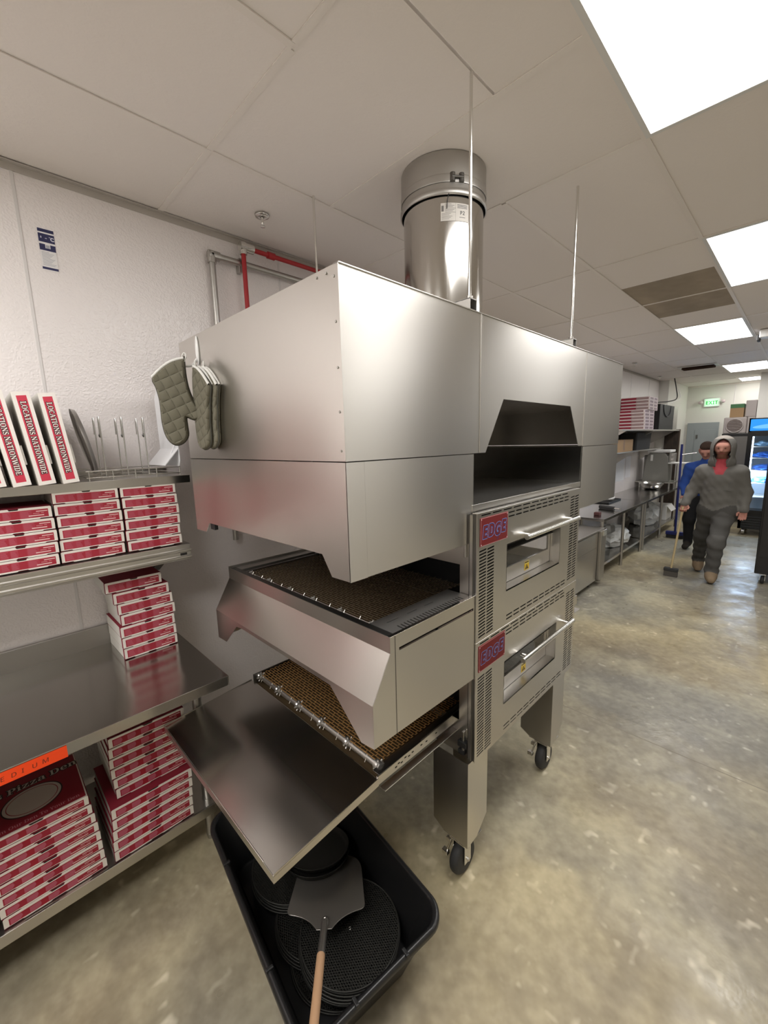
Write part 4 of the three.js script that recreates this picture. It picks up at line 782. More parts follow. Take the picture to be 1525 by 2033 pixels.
// things on the counters
{
  const t = thing('baking_tray', 'black flat tray with a crumpled white paper bag on it', 'tray', [-2.2, 0.822, -7.2]);
  part('pan', box(-2.36, -2.06, 0.823, 0.83, -7.5, -6.9, 0.003), M.black, t);
  part('rim', merge([box(-2.065, -2.055, 0.823, 0.842, -7.5, -6.9), box(-2.36, -2.06, 0.823, 0.842, -6.91, -6.9), box(-2.36, -2.06, 0.823, 0.842, -7.5, -7.49)]), M.black, t);
  const b = thing('paper_bag', 'crumpled white paper bag on the black tray', 'bag', [-2.2, 0.83, -7.3]);
  const g = new THREE.IcosahedronGeometry(0.08, 3), p = g.attributes.position, nz = tileNoise(7, 7, 91); for (let i = 0; i < p.count; i++) { const q = V().fromBufferAttribute(p, i), s = 0.75 + 0.5 * nz((q.x * 3 + 5) % 1, (q.y * 3 + q.z * 2 + 5) % 1); p.setXYZ(i, q.x * s * 1.5, Math.max(-0.03, q.y * s * 0.6), q.z * s * 1.7); } g.translate(-2.2, 0.861, -7.28); g.computeVertexNormals(); part('bag', g, M.white, b);
  const k = thing('dough_roller', 'dark roller with a shiny metal handle on the counter', 'roller', [-1.9, 0.822, -6.38]);
  part('barrel', bar([-2.03, 0.848, -6.42], [-1.82, 0.848, -6.36], 0.025, 16), M.rubber, k); part('handle', bar([-1.82, 0.848, -6.36], [-1.74, 0.848, -6.338], 0.012, 12, 0.009), M.chrome, k);
  single('small_box', box(-1.9, -1.83, 0.8225, 0.862, -5.87, -5.79, 0.004), std({ color: lin(0.09, 0.03, 0.03), roughness: 0.6 }), 'small dark red box near the counter edge', 'box');
  const bw = thing('mixing_bowl', 'shiny steel mixing bowl in front of the dough machine', 'bowl', [-2.08, 0.822, -9.45]);
  const gb = lathe([[0.0001, 0.002], [0.09, 0.002], [0.16, 0.04], [0.20, 0.105], [0.213, 0.13], [0.213, 0.134], [0.20, 0.132], [0.155, 0.044], [0.0001, 0.006]], 48); gb.translate(-2.03, 0.8225, -9.26); part('bowl', gb, M.chrome, bw);
}
{ // dough sheeter
  const t = thing('dough_machine', 'grey dough sheeting machine with a trapezoid side panel', 'machine', [-2.1, 0.822, -9.75]);
  M.machine = std({ color: lin(0.27, 0.265, 0.24), roughness: 0.35, metalness: 0.3 });
  part('side_panel', prismZ([[-2.27, 0.95], [-1.83, 0.95], [-1.87, 1.42], [-1.92, 1.50], [-2.16, 1.51], [-2.21, 1.44]], -9.66, -9.60, [], 0.006), M.machine, t);
  part('body', box(-2.28, -1.86, 0.93, 1.46, -10.05, -9.66, 0.02), M.machine, t);
  part('base_tray', box(-2.37, -1.72, 0.925, 0.945, -10.05, -9.5, 0.004), M.galv, t);
  for (const [x, z] of [[-2.3, -9.55], [-1.8, -9.55], [-2.3, -10.0], [-1.8, -10.0]]) part('leg', bar([x, 0.822, z], [x, 0.93, z], 0.016, 10), M.steel, t);
  part('label', box(-2.15, -2.11, 1.35, 1.47, -9.595, -9.592), M.white, t);
  part('hood_tray', box(-2.2, -1.82, 1.515, 1.56, -10.0, -9.55, 0.008), M.whitePlastic, t);
  const c = part('control_head', box(-1.86, -1.76, 1.33, 1.5, -9.8, -9.66, 0.01), M.galv, t);
  for (const y of [1.38, 1.46]) part('knob', bar([-1.80, y, -9.66], [-1.80, y, -9.63], 0.018, 12), M.chrome, c);
  part('feed_plate', box(-1.86, -1.52, 1.295, 1.315, -9.95, -9.6, 0.006), M.white, t);
  part('post', bar([-1.74, 0.82, -9.7], [-1.74, 1.3, -9.7], 0.014, 10), M.chrome, t);
}
// lower and upper far wall shelves
{
  const t = thing('mounted_shelf', 'far lower steel wall shelf above the counter', 'shelf', [-2.2, 1.55, -8.2], 'far wall shelves');
  part('board', box(-2.375, -2.05, 1.575, 1.595, -9.9, -6.4, 0.003), M.steel, t);
  for (const z of [-6.6, -8.2, -9.7]) part('bracket', prismZ([[-2.375, 1.575], [-2.08, 1.575], [-2.375, 1.36]], z - 0.015, z + 0.015), M.steel, t);
  const u = thing('mounted_shelf', 'far upper steel wall shelf under the pizza boxes and black machine', 'shelf', [-2.15, 1.92, -9], 'far wall shelves');
  part('board', box(-2.375, -1.93, 1.925, 1.95, -10.82, -6.9, 0.003), M.steel, u);
  for (const z of [-7.2, -8.8, -10.5]) part('bracket', prismZ([[-2.375, 1.925], [-1.96, 1.925], [-2.375, 1.68]], z - 0.015, z + 0.015), M.steel, u);
}
{ // stack of large boxes on the far shelf
  const tex = canvasTex(512, 64, (c, w, h) => { c.fillStyle = '#e6d9d8'; c.fillRect(0, 0, w, h); c.fillStyle = '#8f1c33'; c.fillRect(0, 12, 290, 42); c.fillStyle = '#a98e8c'; c.fillRect(270, 14, 220, 38); c.fillStyle = '#6c3f45'; c.strokeStyle = '#6c3f45'; c.lineWidth = 6; c.strokeRect(274, 18, 212, 30); });
  const tex2 = canvasTex(256, 64, (c, w, h) => { c.fillStyle = '#e6d6da'; c.fillRect(0, 0, w, h); c.fillStyle = '#9a858c'; c.fillRect(18, 12, 96, 42); c.fillRect(140, 12, 96, 42); });
  const m1 = std({ map: tex, roughness: 0.6 }), m2 = std({ map: tex2, roughness: 0.6 }), g = new THREE.BoxGeometry(0.43, 0.052, 0.62);
  for (let k = 0; k < 10; k++) {
    const t = thing('pizza_box', `large pizza box, ${ORD[k]}${k ? ' from bottom' : ''} of the stack on the far shelf`, 'pizza box', [-2.155 + (k > 5 ? 0.02 : 0) + jit(k, 0.008), 1.9505 + k * 0.0545, -8.35 - (k > 5 ? 0.16 : 0.0)], 'large boxes on the far shelf'); t.rotation.y = (k > 5 ? 0.04 : 0) + jit(k, 0.015);
    const b = g.clone(); b.translate(0, 0.027, 0); lpart('carton', b, [m2, m2, M.card, M.card, m1, m1], t);
  }
}
{ // black machine on the shelf with cables
  const t = thing('black_appliance', 'black box appliance with cables on the far shelf end', 'appliance', [-2.14, 1.95, -10.0]);
  part('case', box(-2.34, -1.975, 1.951, 2.42, -10.36, -9.22, 0.01), M.black, t);
  part('front_frame', box(-2.34, -1.97, 1.951, 2.42, -10.7, -10.36, 0.006), M.galv, t);
  part('cable_loop', tube([[-1.972, 2.41, -9.45], [-1.966, 2.28, -9.50], [-1.964, 2.2, -9.75], [-1.966, 2.28, -10.0], [-1.972, 2.41, -10.05]], 0.009, 6, 30), M.rubber, t);
  part('cable', tube([[-2.30, 2.42, -9.9], [-2.22, 2.5, -10.1], [-2.08, 2.52, -10.3], [-1.99, 2.60, -10.6], [-2.02, 2.8, -10.62], [-2.06, 3.0, -10.6]], 0.010, 6, 40), M.rubber, t);
  part('cable', tube([[-2.2, 2.42, -9.95], [-2.1, 2.46, -10.2], [-1.97, 2.52, -10.4], [-1.93, 2.62, -10.6], [-1.98, 2.78, -10.6]], 0.007, 6, 40), M.white, t);
}
{
  const c = thing('cardboard_box', 'brown cardboard box with tape on the far lower shelf', 'cardboard box', [-2.2, 1.595, -7.6]);
  part('carton', box(-2.36, -2.08, 1.596, 1.79, -8.05, -7.0, 0.004), M.kraft, c); part('tape', box(-2.361, -2.0795, 1.62, 1.7915, -7.6, -7.52), std({ color: lin(0.25, 0.15, 0.08), roughness: 0.4 }), c);
  const b = thing('black_crate', 'black bin between the cardboard box and the column', 'bin', [-2.2, 1.595, -8.9]);
  part('bin', loft([sq(0.26, 0.9, 0.03, 0), sq(0.28, 0.95, 0.03, 0.30), sq(0.27, 0.94, 0.03, 0.30), sq(0.24, 0.88, 0.03, 0.012)].map((r) => r.map(([x, y, z]) => [x - 2.22, y + 1.596, z - 8.75]))), M.black, b);
  single('notice_sheet', box(-2.379, -2.3775, 1.03, 1.44, -8.75, -8.25), std({ color: lin(0.72, 0.74, 0.78), roughness: 0.4 }), 'white notice sheet on the wall below the lower shelf', 'notice');
  single('notice_sheet', box(-2.379, -2.3775, 1.06, 1.46, -9.15, -8.8), std({ color: lin(0.8, 0.8, 0.84), roughness: 0.4 }), 'brighter white notice sheet next to the dough machine', 'notice');
  // stuff on the undershelves
  const nz = tileNoise(9, 9, 95);
  for (const [x, y, z, sx, sy, sz, label] of [[-2.0, 0.2, -6.95, 0.22, 0.17, 0.4, 'clear plastic bag lying on the near undershelf'], [-2.05, 0.2, -9.0, 0.25, 0.24, 0.42, 'large white plastic bag on the far undershelf']]) {
    const g = new THREE.IcosahedronGeometry(1, 4), p = g.attributes.position; for (let i = 0; i < p.count; i++) { const q = V().fromBufferAttribute(p, i), s = 0.8 + 0.4 * nz((q.x * 1.7 + 3) % 1, (q.y * 1.3 + q.z * 1.1 + 4) % 1); p.setXYZ(i, q.x * s * sx, Math.max(-0.7, q.y * s) * sy, q.z * s * sz); } g.translate(x, y + sy * 0.72, z); g.computeVertexNormals();
    single('plastic_bag', g, std({ color: lin(0.55, 0.56, 0.55), roughness: 0.3 }), label, 'plastic bag', 'plastic bags under the counters');
  }
  const w = thing('white_carton', 'white cardboard carton at the far end of the undershelf', 'carton', [-1.95, 0.2, -9.75]); part('carton', box(-2.2, -1.80, 0.201, 0.48, -10.0, -9.55, 0.004), M.white, w); part('flap', (() => { const g = box(0, 0.12, 0, 0.004, -0.2, 0.2); g.rotateZ(-0.9); g.translate(-1.8, 0.47, -9.77); return g; })(), M.white, w);
}
// brown board, broom
{
  const g = tileNoise(60, 4, 97); M.brownWood = std({ map: dataTex(256, 256, (u, v) => { const k = 0.8 + 0.5 * (g(u, v) - 0.5); return [0.25 * k, 0.2 * k, 0.16 * k]; }, true, 3), roughness: 0.5 });
  const t = thing('wood_board', 'dark brown wood-grain board upright at the column', 'board', [-2.0, 0, -10.8]); part('board', box(-2.2, -1.93, 0.002, 1.96, -10.86, -10.83, 0.002), M.brownWood, t); part('edge', box(-1.935, -1.92, 0.002, 1.96, -10.862, -10.828), std({ color: lin(0.1, 0.07, 0.05), roughness: 0.5 }), t);
  const b = thing('blue_broom', 'upright blue broom handle beside the man in blue', 'broom', [-1.4, 0, -9]); M.blue = std({ color: lin(0.02, 0.03, 0.2), roughness: 0.4 });
  part('handle', bar([-1.52, 0.1, -8.9], [-1.535, 1.68, -8.9], 0.018, 10), M.blue, b); part('head', box(-1.66, -1.38, 0.06, 0.12, -8.94, -8.86, 0.01), M.blue, b); part('bristles', box(-1.65, -1.39, 0.0, 0.06, -8.93, -8.87), M.rubber, b); part('bracket', bar([-1.53, 1.5, -8.9], [-1.32, 1.53, -8.95], 0.012, 8), M.chrome, b);
}
// ---------- back wall ----------
{
  const p = thing('electrical_panel', 'grey steel electrical panel on the back wall', 'electrical panel', [-1.83, 0.3, -12.87]); M.panelGrey = std({ color: lin(0.30, 0.33, 0.34), roughness: 0.45 });
  part('cover', box(-2.14, -1.52, 0.3, 2.12, -12.883, -12.855, 0.004), M.panelGrey, p); part('door', box(-1.98, -1.56, 0.5, 1.95, -12.855, -12.845, 0.004), M.panelGrey, p); part('latch', box(-1.95, -1.915, 1.74, 1.83, -12.845, -12.83, 0.003), M.darkSteel, p);
  const t = thing('exit_sign', 'green lit EXIT sign with two small lamps', 'exit sign', [-1.70, 2.49, -12.88]);
  part('housing', box(-1.86, -1.55, 2.49, 2.69, -12.893, -12.86, 0.008), M.whitePlastic, t);
  const ex = canvasTex(256, 160, (c, w, h) => { c.fillStyle = '#c9f2cf'; c.fillRect(0, 0, w, h); c.fillStyle = '#12a03a'; c.font = 'bold 112px sans-serif'; c.textAlign = 'center'; c.textBaseline = 'middle'; c.fillText('EXIT', w / 2, h / 2 + 6, 226); });
  const f = new THREE.PlaneGeometry(0.27, 0.165); f.translate(-1.705, 2.59, -12.857); part('face', f, std({ map: ex, emissive: 0xffffff, emissiveMap: ex, emissiveIntensity: 0.28, roughness: 0.4 }), t);
  for (const s of [-1, 1]) part('lamp', (() => { const g = new THREE.SphereGeometry(0.05, 16, 12); g.scale(1, 0.8, 0.8); g.translate(-1.705 + s * 0.21, 2.6, -12.83); return g; })(), std({ color: lin(0.62, 0.5, 0.52), roughness: 0.3 }), t);
  const el = new THREE.PointLight(new THREE.Color(0.5, 1, 0.6), 0.03, 0, 2); el.position.set(-1.705, 2.59, -12.75); el.castShadow = true; scene.add(el);
  const em = thing('emergency_light', 'white emergency light on the ceiling at the right edge', 'emergency light', [-0.42, 2.9, -6.6]);
  part('housing', box(-0.5, -0.1, 2.91, 2.998, -6.7, -6.55, 0.012), M.whitePlastic, em); part('lens', box(-0.52, -0.49, 2.88, 2.95, -6.68, -6.57, 0.01), M.black, em);
}
// ---------- coolers on the right ----------
M.coolGlass = new THREE.MeshPhysicalMaterial({ color: lin(0.9, 0.95, 1), roughness: 0.05, transmission: 1, thickness: 0 });
{
  const t = thing('black_cooler', 'tall black cooler on casters at the right edge, nearest', 'cooler', [0.1, 0, -7]);
  part('cabinet', box(-0.30, 0.5, 0.13, 2.0, -7.4, -6.72, 0.008), M.blackGloss, t); part('door', box(-0.28, 0.48, 0.35, 1.95, -6.72, -6.68, 0.006), M.blackGloss, t);
  for (const [x, z] of [[-0.22, -6.78], [0.42, -6.78], [-0.22, -7.34], [0.42, -7.34]]) { const c = part('caster_fork', merge([box(x - 0.03, x + 0.03, 0.115, 0.13, z - 0.03, z + 0.03), box(x - 0.026, x - 0.022, 0.04, 0.12, z - 0.015, z + 0.015), box(x + 0.022, x + 0.026, 0.04, 0.12, z - 0.015, z + 0.015)]), M.chrome, t); const w = lathe([[0.01, -0.016], [0.046, -0.016], [0.05, 0], [0.046, 0.016], [0.01, 0.016]], 24); w.rotateZ(Math.PI / 2); w.translate(x, 0.05, z); part('caster_wheel', w, M.rubber, c); }
}
{
  const t = thing('glass_door_cooler', 'lit glass door cooler with blue header and blue packs inside', 'cooler', [-0.35, 0, -10.3]); const x0 = -0.75, x1 = 0.05, z1 = -9.9, z0 = -10.6;
  part('cabinet', merge([box(x0, x0 + 0.04, 0.12, 2.1, z0, z1), box(x1 - 0.04, x1, 0.12, 2.1, z0, z1), box(x0, x1, 0.12, 0.42, z0, z1), box(x0, x1, 1.86, 2.1, z0, z1), box(x0, x1, 0.42, 1.86, z0, z0 + 0.03)]), M.blackGloss, t);
  part('lining', merge([box(x0 + 0.041, x0 + 0.05, 0.42, 1.86, z0 + 0.03, z1 - 0.03), box(x1 - 0.05, x1 - 0.041, 0.42, 1.86, z0 + 0.03, z1 - 0.03), box(x0 + 0.05, x1 - 0.05, 0.42, 1.86, z0 + 0.031, z0 + 0.04)]), std({ color: lin(0.6, 0.68, 0.78), roughness: 0.4 }), t);
  const hd = canvasTex(256, 80, (c, w, h) => { c.fillStyle = '#2f8fe6'; c.fillRect(0, 0, w, h); c.fillStyle = '#6fb8f2'; c.beginPath(); c.ellipse(120, 46, 110, 16, -0.1, 0, 7); c.fill(); });
  const f = new THREE.PlaneGeometry(0.76, 0.2); f.translate((x0 + x1) / 2, 1.98, z1 + 0.004); part('header', f, std({ map: hd, emissive: 0xffffff, emissiveMap: hd, emissiveIntensity: 0.55 }), t, 'blue lit header panel');
  const fr = part('door_frame', merge([box(x0, x0 + 0.07, 0.42, 1.86, z1 + 0.002, z1 + 0.03), box(x1 - 0.07, x1, 0.42, 1.86, z1 + 0.002, z1 + 0.03), box(x0 + 0.07, x1 - 0.07, 1.79, 1.86, z1 + 0.002, z1 + 0.03), box(x0 + 0.07, x1 - 0.07, 0.42, 0.47, z1 + 0.002, z1 + 0.03)]), M.blackGloss, t);
  part('glass', box(x0 + 0.07, x1 - 0.07, 0.47, 1.79, z1 + 0.012, z1 + 0.016), M.coolGlass, fr);
  part('led_strip', bar([x0 + 0.07, 0.48, z1 - 0.05], [x0 + 0.07, 1.78, z1 - 0.05], 0.018, 8), std({ color: 0xffffff, emissive: new THREE.Color(0.85, 0.94, 1), emissiveIntensity: 4 }), t);
  for (const y of [1.45, 1.63]) { const l = new THREE.PointLight(new THREE.Color(0.7, 0.85, 1), 0.9, 0, 2); l.position.set(x0 + 0.16, y - 0.5, z1 - 0.09); l.castShadow = true; scene.add(l); }
  for (const y of [0.70, 0.95, 1.18, 1.40, 1.60]) part('wire_shelf', box(x0 + 0.05, x1 - 0.05, y - 0.006, y + 0.004, z0 + 0.05, z1 - 0.08), M.white, t);
  for (let k = 0; k < 5; k++) part('grille_slat', box(x0 + 0.05, x1 - 0.05, 0.16 + k * 0.045, 0.175 + k * 0.045, z1, z1 + 0.012), M.rubber, t);
  for (const [x, z] of [[x0 + 0.08, z1 - 0.08], [x1 - 0.08, z1 - 0.08], [x0 + 0.08, z0 + 0.08], [x1 - 0.08, z0 + 0.08]]) part('caster', bar([x - 0.02, 0.06, z], [x + 0.02, 0.06, z], 0.06, 18), M.galv, t);
  let n = 0;
  for (const [y, label] of [[0.954, 'blue plastic pack on the lowest visible cooler shelf'], [1.184, 'blue plastic pack on the third cooler shelf from top'], [1.404, 'blue plastic pack on the second cooler shelf from top'], [1.604, 'pale blue pack on the top cooler shelf']]) {
    const g = new THREE.IcosahedronGeometry(1, 3), p = g.attributes.position, nz = tileNoise(8, 8, 101 + n); for (let i = 0; i < p.count; i++) { const q = V().fromBufferAttribute(p, i), s = 0.75 + 0.5 * nz((q.x * 1.5 + 4) % 1, (q.z * 1.5 + q.y + 4) % 1); p.setXYZ(i, q.x * s * 0.2, Math.max(-0.55, q.y * s) * 0.065, q.z * s * 0.17); } g.translate(-0.46, y + 0.038, -10.15); g.computeVertexNormals();
    single('blue_pack', g, std({ color: n === 3 ? lin(0.3, 0.5, 0.7) : lin(0.03, 0.16, 0.6), roughness: 0.4 }), label, 'pack', 'packs in the glass door cooler'); n++;
  }
}
{
  const t = thing('dark_cooler', 'low dark cooler with grey glass against the partition', 'cooler', [-1.0, 0, -11.5]);
  part('cabinet', box(-1.27, -0.77, 0.1, 1.84, -11.9, -11.27, 0.006), M.blackGloss, t); part('door_glass', box(-1.21, -0.80, 0.5, 1.78, -11.27, -11.262), std({ color: lin(0.16, 0.15, 0.14), roughness: 0.2 }), t);
  for (const x of [-1.2, -0.84]) part('foot', bar([x, 0, -11.4], [x, 0.1, -11.4], 0.03, 10), M.black, t); for (const x of [-1.2, -0.84]) part('foot', bar([x, 0, -11.8], [x, 0.1, -11.8], 0.03, 10), M.black, t);
  const c = thing('condenser_unit', 'plastic wrapped condenser unit with a round fan on the dark cooler', 'condenser', [-1.05, 1.84, -11.5]); M.wrap = std({ color: lin(0.42, 0.37, 0.35), roughness: 0.25 });
  part('case', box(-1.27, -0.9, 1.842, 2.17, -11.8, -11.35, 0.02), M.wrap, c); part('fan_grille', (() => { const g = lathe([[0.0001, 0], [0.115, 0], [0.125, 0.012], [0.135, 0.0], [0.135, -0.01]], 36); g.rotateX(Math.PI / 2); g.translate(-1.09, 2.0, -11.348); return g; })(), std({ color: lin(0.16, 0.12, 0.105), roughness: 0.5 }), c); part('fan_ring', (() => { const g = new THREE.TorusGeometry(0.135, 0.014, 8, 36); g.translate(-1.09, 2.0, -11.345); return g; })(), M.wrap, c);
  for (let k = -3; k <= 3; k++) { const L = Math.sqrt(0.0135 - (k * 0.032) ** 2); part('fan_wire', bar([-1.09 - L, 2.0 + k * 0.032, -11.34], [-1.09 + L, 2.0 + k * 0.032, -11.34], 0.004, 6), M.wrap, c); }
  const b = thing('cardboard_box', 'cardboard box with a green top band above the condenser', 'cardboard box', [-1.08, 2.17, -11.5]); part('carton', box(-1.19, -0.97, 2.172, 2.36, -11.7, -11.4, 0.003), M.kraft, b); part('green_band', box(-1.191, -0.969, 2.36, 2.44, -11.701, -11.399, 0.002), std({ color: lin(0.05, 0.16, 0.06), roughness: 0.6 }), b);
  const g2 = thing('wrapped_parcel', 'grey plastic wrapped parcel beside the green banded box', 'parcel', [-0.85, 2.17, -11.5]); part('parcel', box(-0.945, -0.775, 2.172, 2.50, -11.68, -11.38, 0.012), M.wrap, g2); part('case_below', box(-0.895, -0.775, 1.842, 2.171, -11.7, -11.36, 0.01), M.wrap, g2);
}

// coolers added out of view, to put dark bands in the hood reflection
for (const [z, label] of [[-6.15, 'first added black cooler, unseen against the right wall'], [-7.0, 'second added black cooler, unseen against the right wall']]) {
  const t = thing('black_cooler', label, 'cooler', [2.95, 0, z], 'added black coolers mirrored in the hood');
  part('cabinet', box(2.6, 3.35, 0.1, 2.1, z - 0.4, z + 0.4, 0.01), M.blackGloss, t); part('door', box(2.56, 2.6, 0.3, 1.95, z - 0.38, z + 0.38, 0.006), M.blackGloss, t); part('handle', bar([2.54, 0.9, z + 0.3], [2.54, 1.4, z + 0.3], 0.012, 8), M.chrome, t);
  for (const [x, zz] of [[2.65, z - 0.33], [2.65, z + 0.33], [3.3, z - 0.33], [3.3, z + 0.33]]) part('foot', bar([x, 0, zz], [x, 0.1, zz], 0.025, 10), M.black, t);
}
// ---------- people: distance fields meshed by surface nets ----------
const sminK = (a, b, k) => { const h = Math.max(k - Math.abs(a - b), 0) / k; return Math.min(a, b) - h * h * k * 0.25; };
function capsule(a, b, ra, rb, col, fz = 1) { return { a, b, ra, rb, col, fz }; }
function dist(pr, x, y, z) {
  const f = pr.fz, ax = pr.a[0], ay = pr.a[1], az = pr.a[2], bx = pr.b[0] - ax, by = pr.b[1] - ay, bz = (pr.b[2] - az) / f, px = x - ax, py = y - ay, pz = (z - az) / f;
  const L = bx * bx + by * by + bz * bz, t = L > 0 ? Math.max(0, Math.min(1, (px * bx + py * by + pz * bz) / L)) : 0;
  return (Math.hypot(px - bx * t, py - by * t, pz - bz * t) - (pr.ra + (pr.rb - pr.ra) * t)) * Math.min(1, f);
}
function surfaceNet(prims, cell, k, colorAt, extra) {
  const lo = [1e9, 1e9, 1e9], hi = [-1e9, -1e9, -1e9];
  for (const p of prims) for (const [q, r] of [[p.a, p.ra], [p.b, p.rb]]) for (let i = 0; i < 3; i++) { lo[i] = Math.min(lo[i], q[i] - r * 1.15 - 0.02); hi[i] = Math.max(hi[i], q[i] + r * 1.15 + 0.02); }
  const n = [0, 1, 2].map((i) => Math.ceil((hi[i] - lo[i]) / cell) + 1), [nx, ny, nz] = n, F = new Float32Array(nx * ny * nz);
  const field = (x, y, z) => { let d = 10; for (const p of prims) { const q = dist(p, x, y, z); d = d > 9 ? q : sminK(d, q, k); } return extra ? extra(d, x, y, z) : d; };
  for (let kk = 0, o = 0; kk < nz; kk++) for (let j = 0; j < ny; j++) for (let i = 0; i < nx; i++, o++) F[o] = field(lo[0] + i * cell, lo[1] + j * cell, lo[2] + kk * cell);
  const vid = new Int32Array(F.length).fill(-1), pos = [], idx = [], at = (i, j, kk) => i + nx * (j + ny * kk);
  for (let kk = 0; kk < nz - 1; kk++) for (let j = 0; j < ny - 1; j++) for (let i = 0; i < nx - 1; i++) {
    let sx = 0, sy = 0, sz = 0, c = 0; const v = [];
    for (let m = 0; m < 8; m++) v.push(F[at(i + (m & 1), j + ((m >> 1) & 1), kk + (m >> 2))]);
    for (let m = 0; m < 8; m++) for (const b of [1, 2, 4]) if (!(m & b)) { const q = m | b, f0 = v[m], f1 = v[q]; if ((f0 < 0) !== (f1 < 0)) { const t = f0 / (f0 - f1); sx += (m & 1) + (b === 1 ? t : 0); sy += ((m >> 1) & 1) + (b === 2 ? t : 0); sz += (m >> 2) + (b === 4 ? t : 0); c++; } }
    if (!c) continue; vid[at(i, j, kk)] = pos.length / 3; pos.push(lo[0] + (i + sx / c) * cell, lo[1] + (j + sy / c) * cell, lo[2] + (kk + sz / c) * cell);
  }
  const quad = (a, b, c, d, f) => { if (a < 0 || b < 0 || c < 0 || d < 0) return; if (f) idx.push(a, b, c, a, c, d); else idx.push(a, c, b, a, d, c); };
  for (let kk = 1; kk < nz - 1; kk++) for (let j = 1; j < ny - 1; j++) for (let i = 1; i < nx - 1; i++) {
    const f = F[at(i, j, kk)] < 0;
    if (f !== F[at(i + 1, j, kk)] < 0) quad(vid[at(i, j - 1, kk - 1)], vid[at(i, j, kk - 1)], vid[at(i, j, kk)], vid[at(i, j - 1, kk)], f);
    if (f !== F[at(i, j + 1, kk)] < 0) quad(vid[at(i - 1, j, kk - 1)], vid[at(i - 1, j, kk)], vid[at(i, j, kk)], vid[at(i, j, kk - 1)], f);
    if (f !== F[at(i, j, kk + 1)] < 0) quad(vid[at(i - 1, j - 1, kk)], vid[at(i, j - 1, kk)], vid[at(i, j, kk)], vid[at(i - 1, j, kk)], f);
  }
  const col = [];
  for (let i = 0; i < pos.length; i += 3) { const x = pos[i], y = pos[i + 1], z = pos[i + 2]; let best = 1e9, c = prims[0].col; for (const p of prims) { const d = dist(p, x, y, z); if (d < best) { best = d; c = p.col; } } if (colorAt) c = colorAt(x, y, z, c) || c; col.push(...c); }
  const g = new THREE.BufferGeometry(); g.setAttribute('position', new THREE.Float32BufferAttribute(pos, 3)); g.setAttribute('color', new THREE.Float32BufferAttribute(col, 3)); g.setIndex(idx); g.computeVertexNormals(); return g;
}
const cn = tileNoise(60, 60, 111), cn2 = tileNoise(14, 14, 112);
M.cloth = std({ vertexColors: true, roughness: 0.92, bumpMap: dataTex(128, 128, (u, v) => 0.5 * cn(u, v) + 0.5 * cn2(u, v), false, 1), bumpScale: 0.001 });
const mergeIdx = (list) => mergeGeometries(list);
const SKIN = [0.40, 0.19, 0.145], GREY = [0.135, 0.13, 0.12], PANT = [0.06, 0.058, 0.054], PANTW = [0.085, 0.083, 0.08], BOOT = [0.26, 0.19, 0.12], SOLE = [0.03, 0.025, 0.02], RED = [0.42, 0.06, 0.075], LINING = [0.09, 0.025, 0.02];
function hand(wrist, tip, thumbSide, curl) { // palm, four unequal bent fingers and a thumb
  const W = V(...wrist), T = V(...tip), d = T.clone().sub(W).normalize(), side = V(0, 0, 1).cross(d).normalize(), n = new THREE.Vector3().crossVectors(d, side).normalize(), P = [], pt = (a, b, c) => { const q = W.clone().addScaledVector(d, a).addScaledVector(side, b).addScaledVector(n, c); return [q.x, q.y, q.z]; };
  P.push(capsule(pt(-0.01, 0, 0), pt(0.03, 0, 0), 0.028, 0.03, SKIN)); P.push(capsule(pt(0.03, -0.02, 0), pt(0.075, -0.026, 0), 0.02, 0.015, SKIN)); P.push(capsule(pt(0.03, 0.02, 0), pt(0.075, 0.026, 0), 0.02, 0.015, SKIN)); P.push(capsule(pt(0.04, 0, 0), pt(0.078, 0, 0), 0.02, 0.015, SKIN));
  [[-0.03, 0.062], [-0.01, 0.075], [0.01, 0.07], [0.03, 0.055]].forEach(([b, L]) => { const c1 = curl * 0.5; P.push(capsule(pt(0.078, b, 0), pt(0.078 + L * 0.5, b, c1 * L), 0.0095, 0.009, SKIN)); P.push(capsule(pt(0.078 + L * 0.5, b, c1 * L), pt(0.078 + L * (1 - curl * 0.75), b, c1 * L + curl * L * 0.75), 0.009, 0.0078, SKIN)); });
  P.push(capsule(pt(0.02, thumbSide * 0.03, 0.006), pt(0.055, thumbSide * 0.052, 0.022), 0.013, 0.011, SKIN)); P.push(capsule(pt(0.055, thumbSide * 0.052, 0.022), pt(0.082, thumbSide * 0.05, 0.04), 0.011, 0.009, SKIN));
  return surfaceNet(P, 0.0042, 0.006);
}
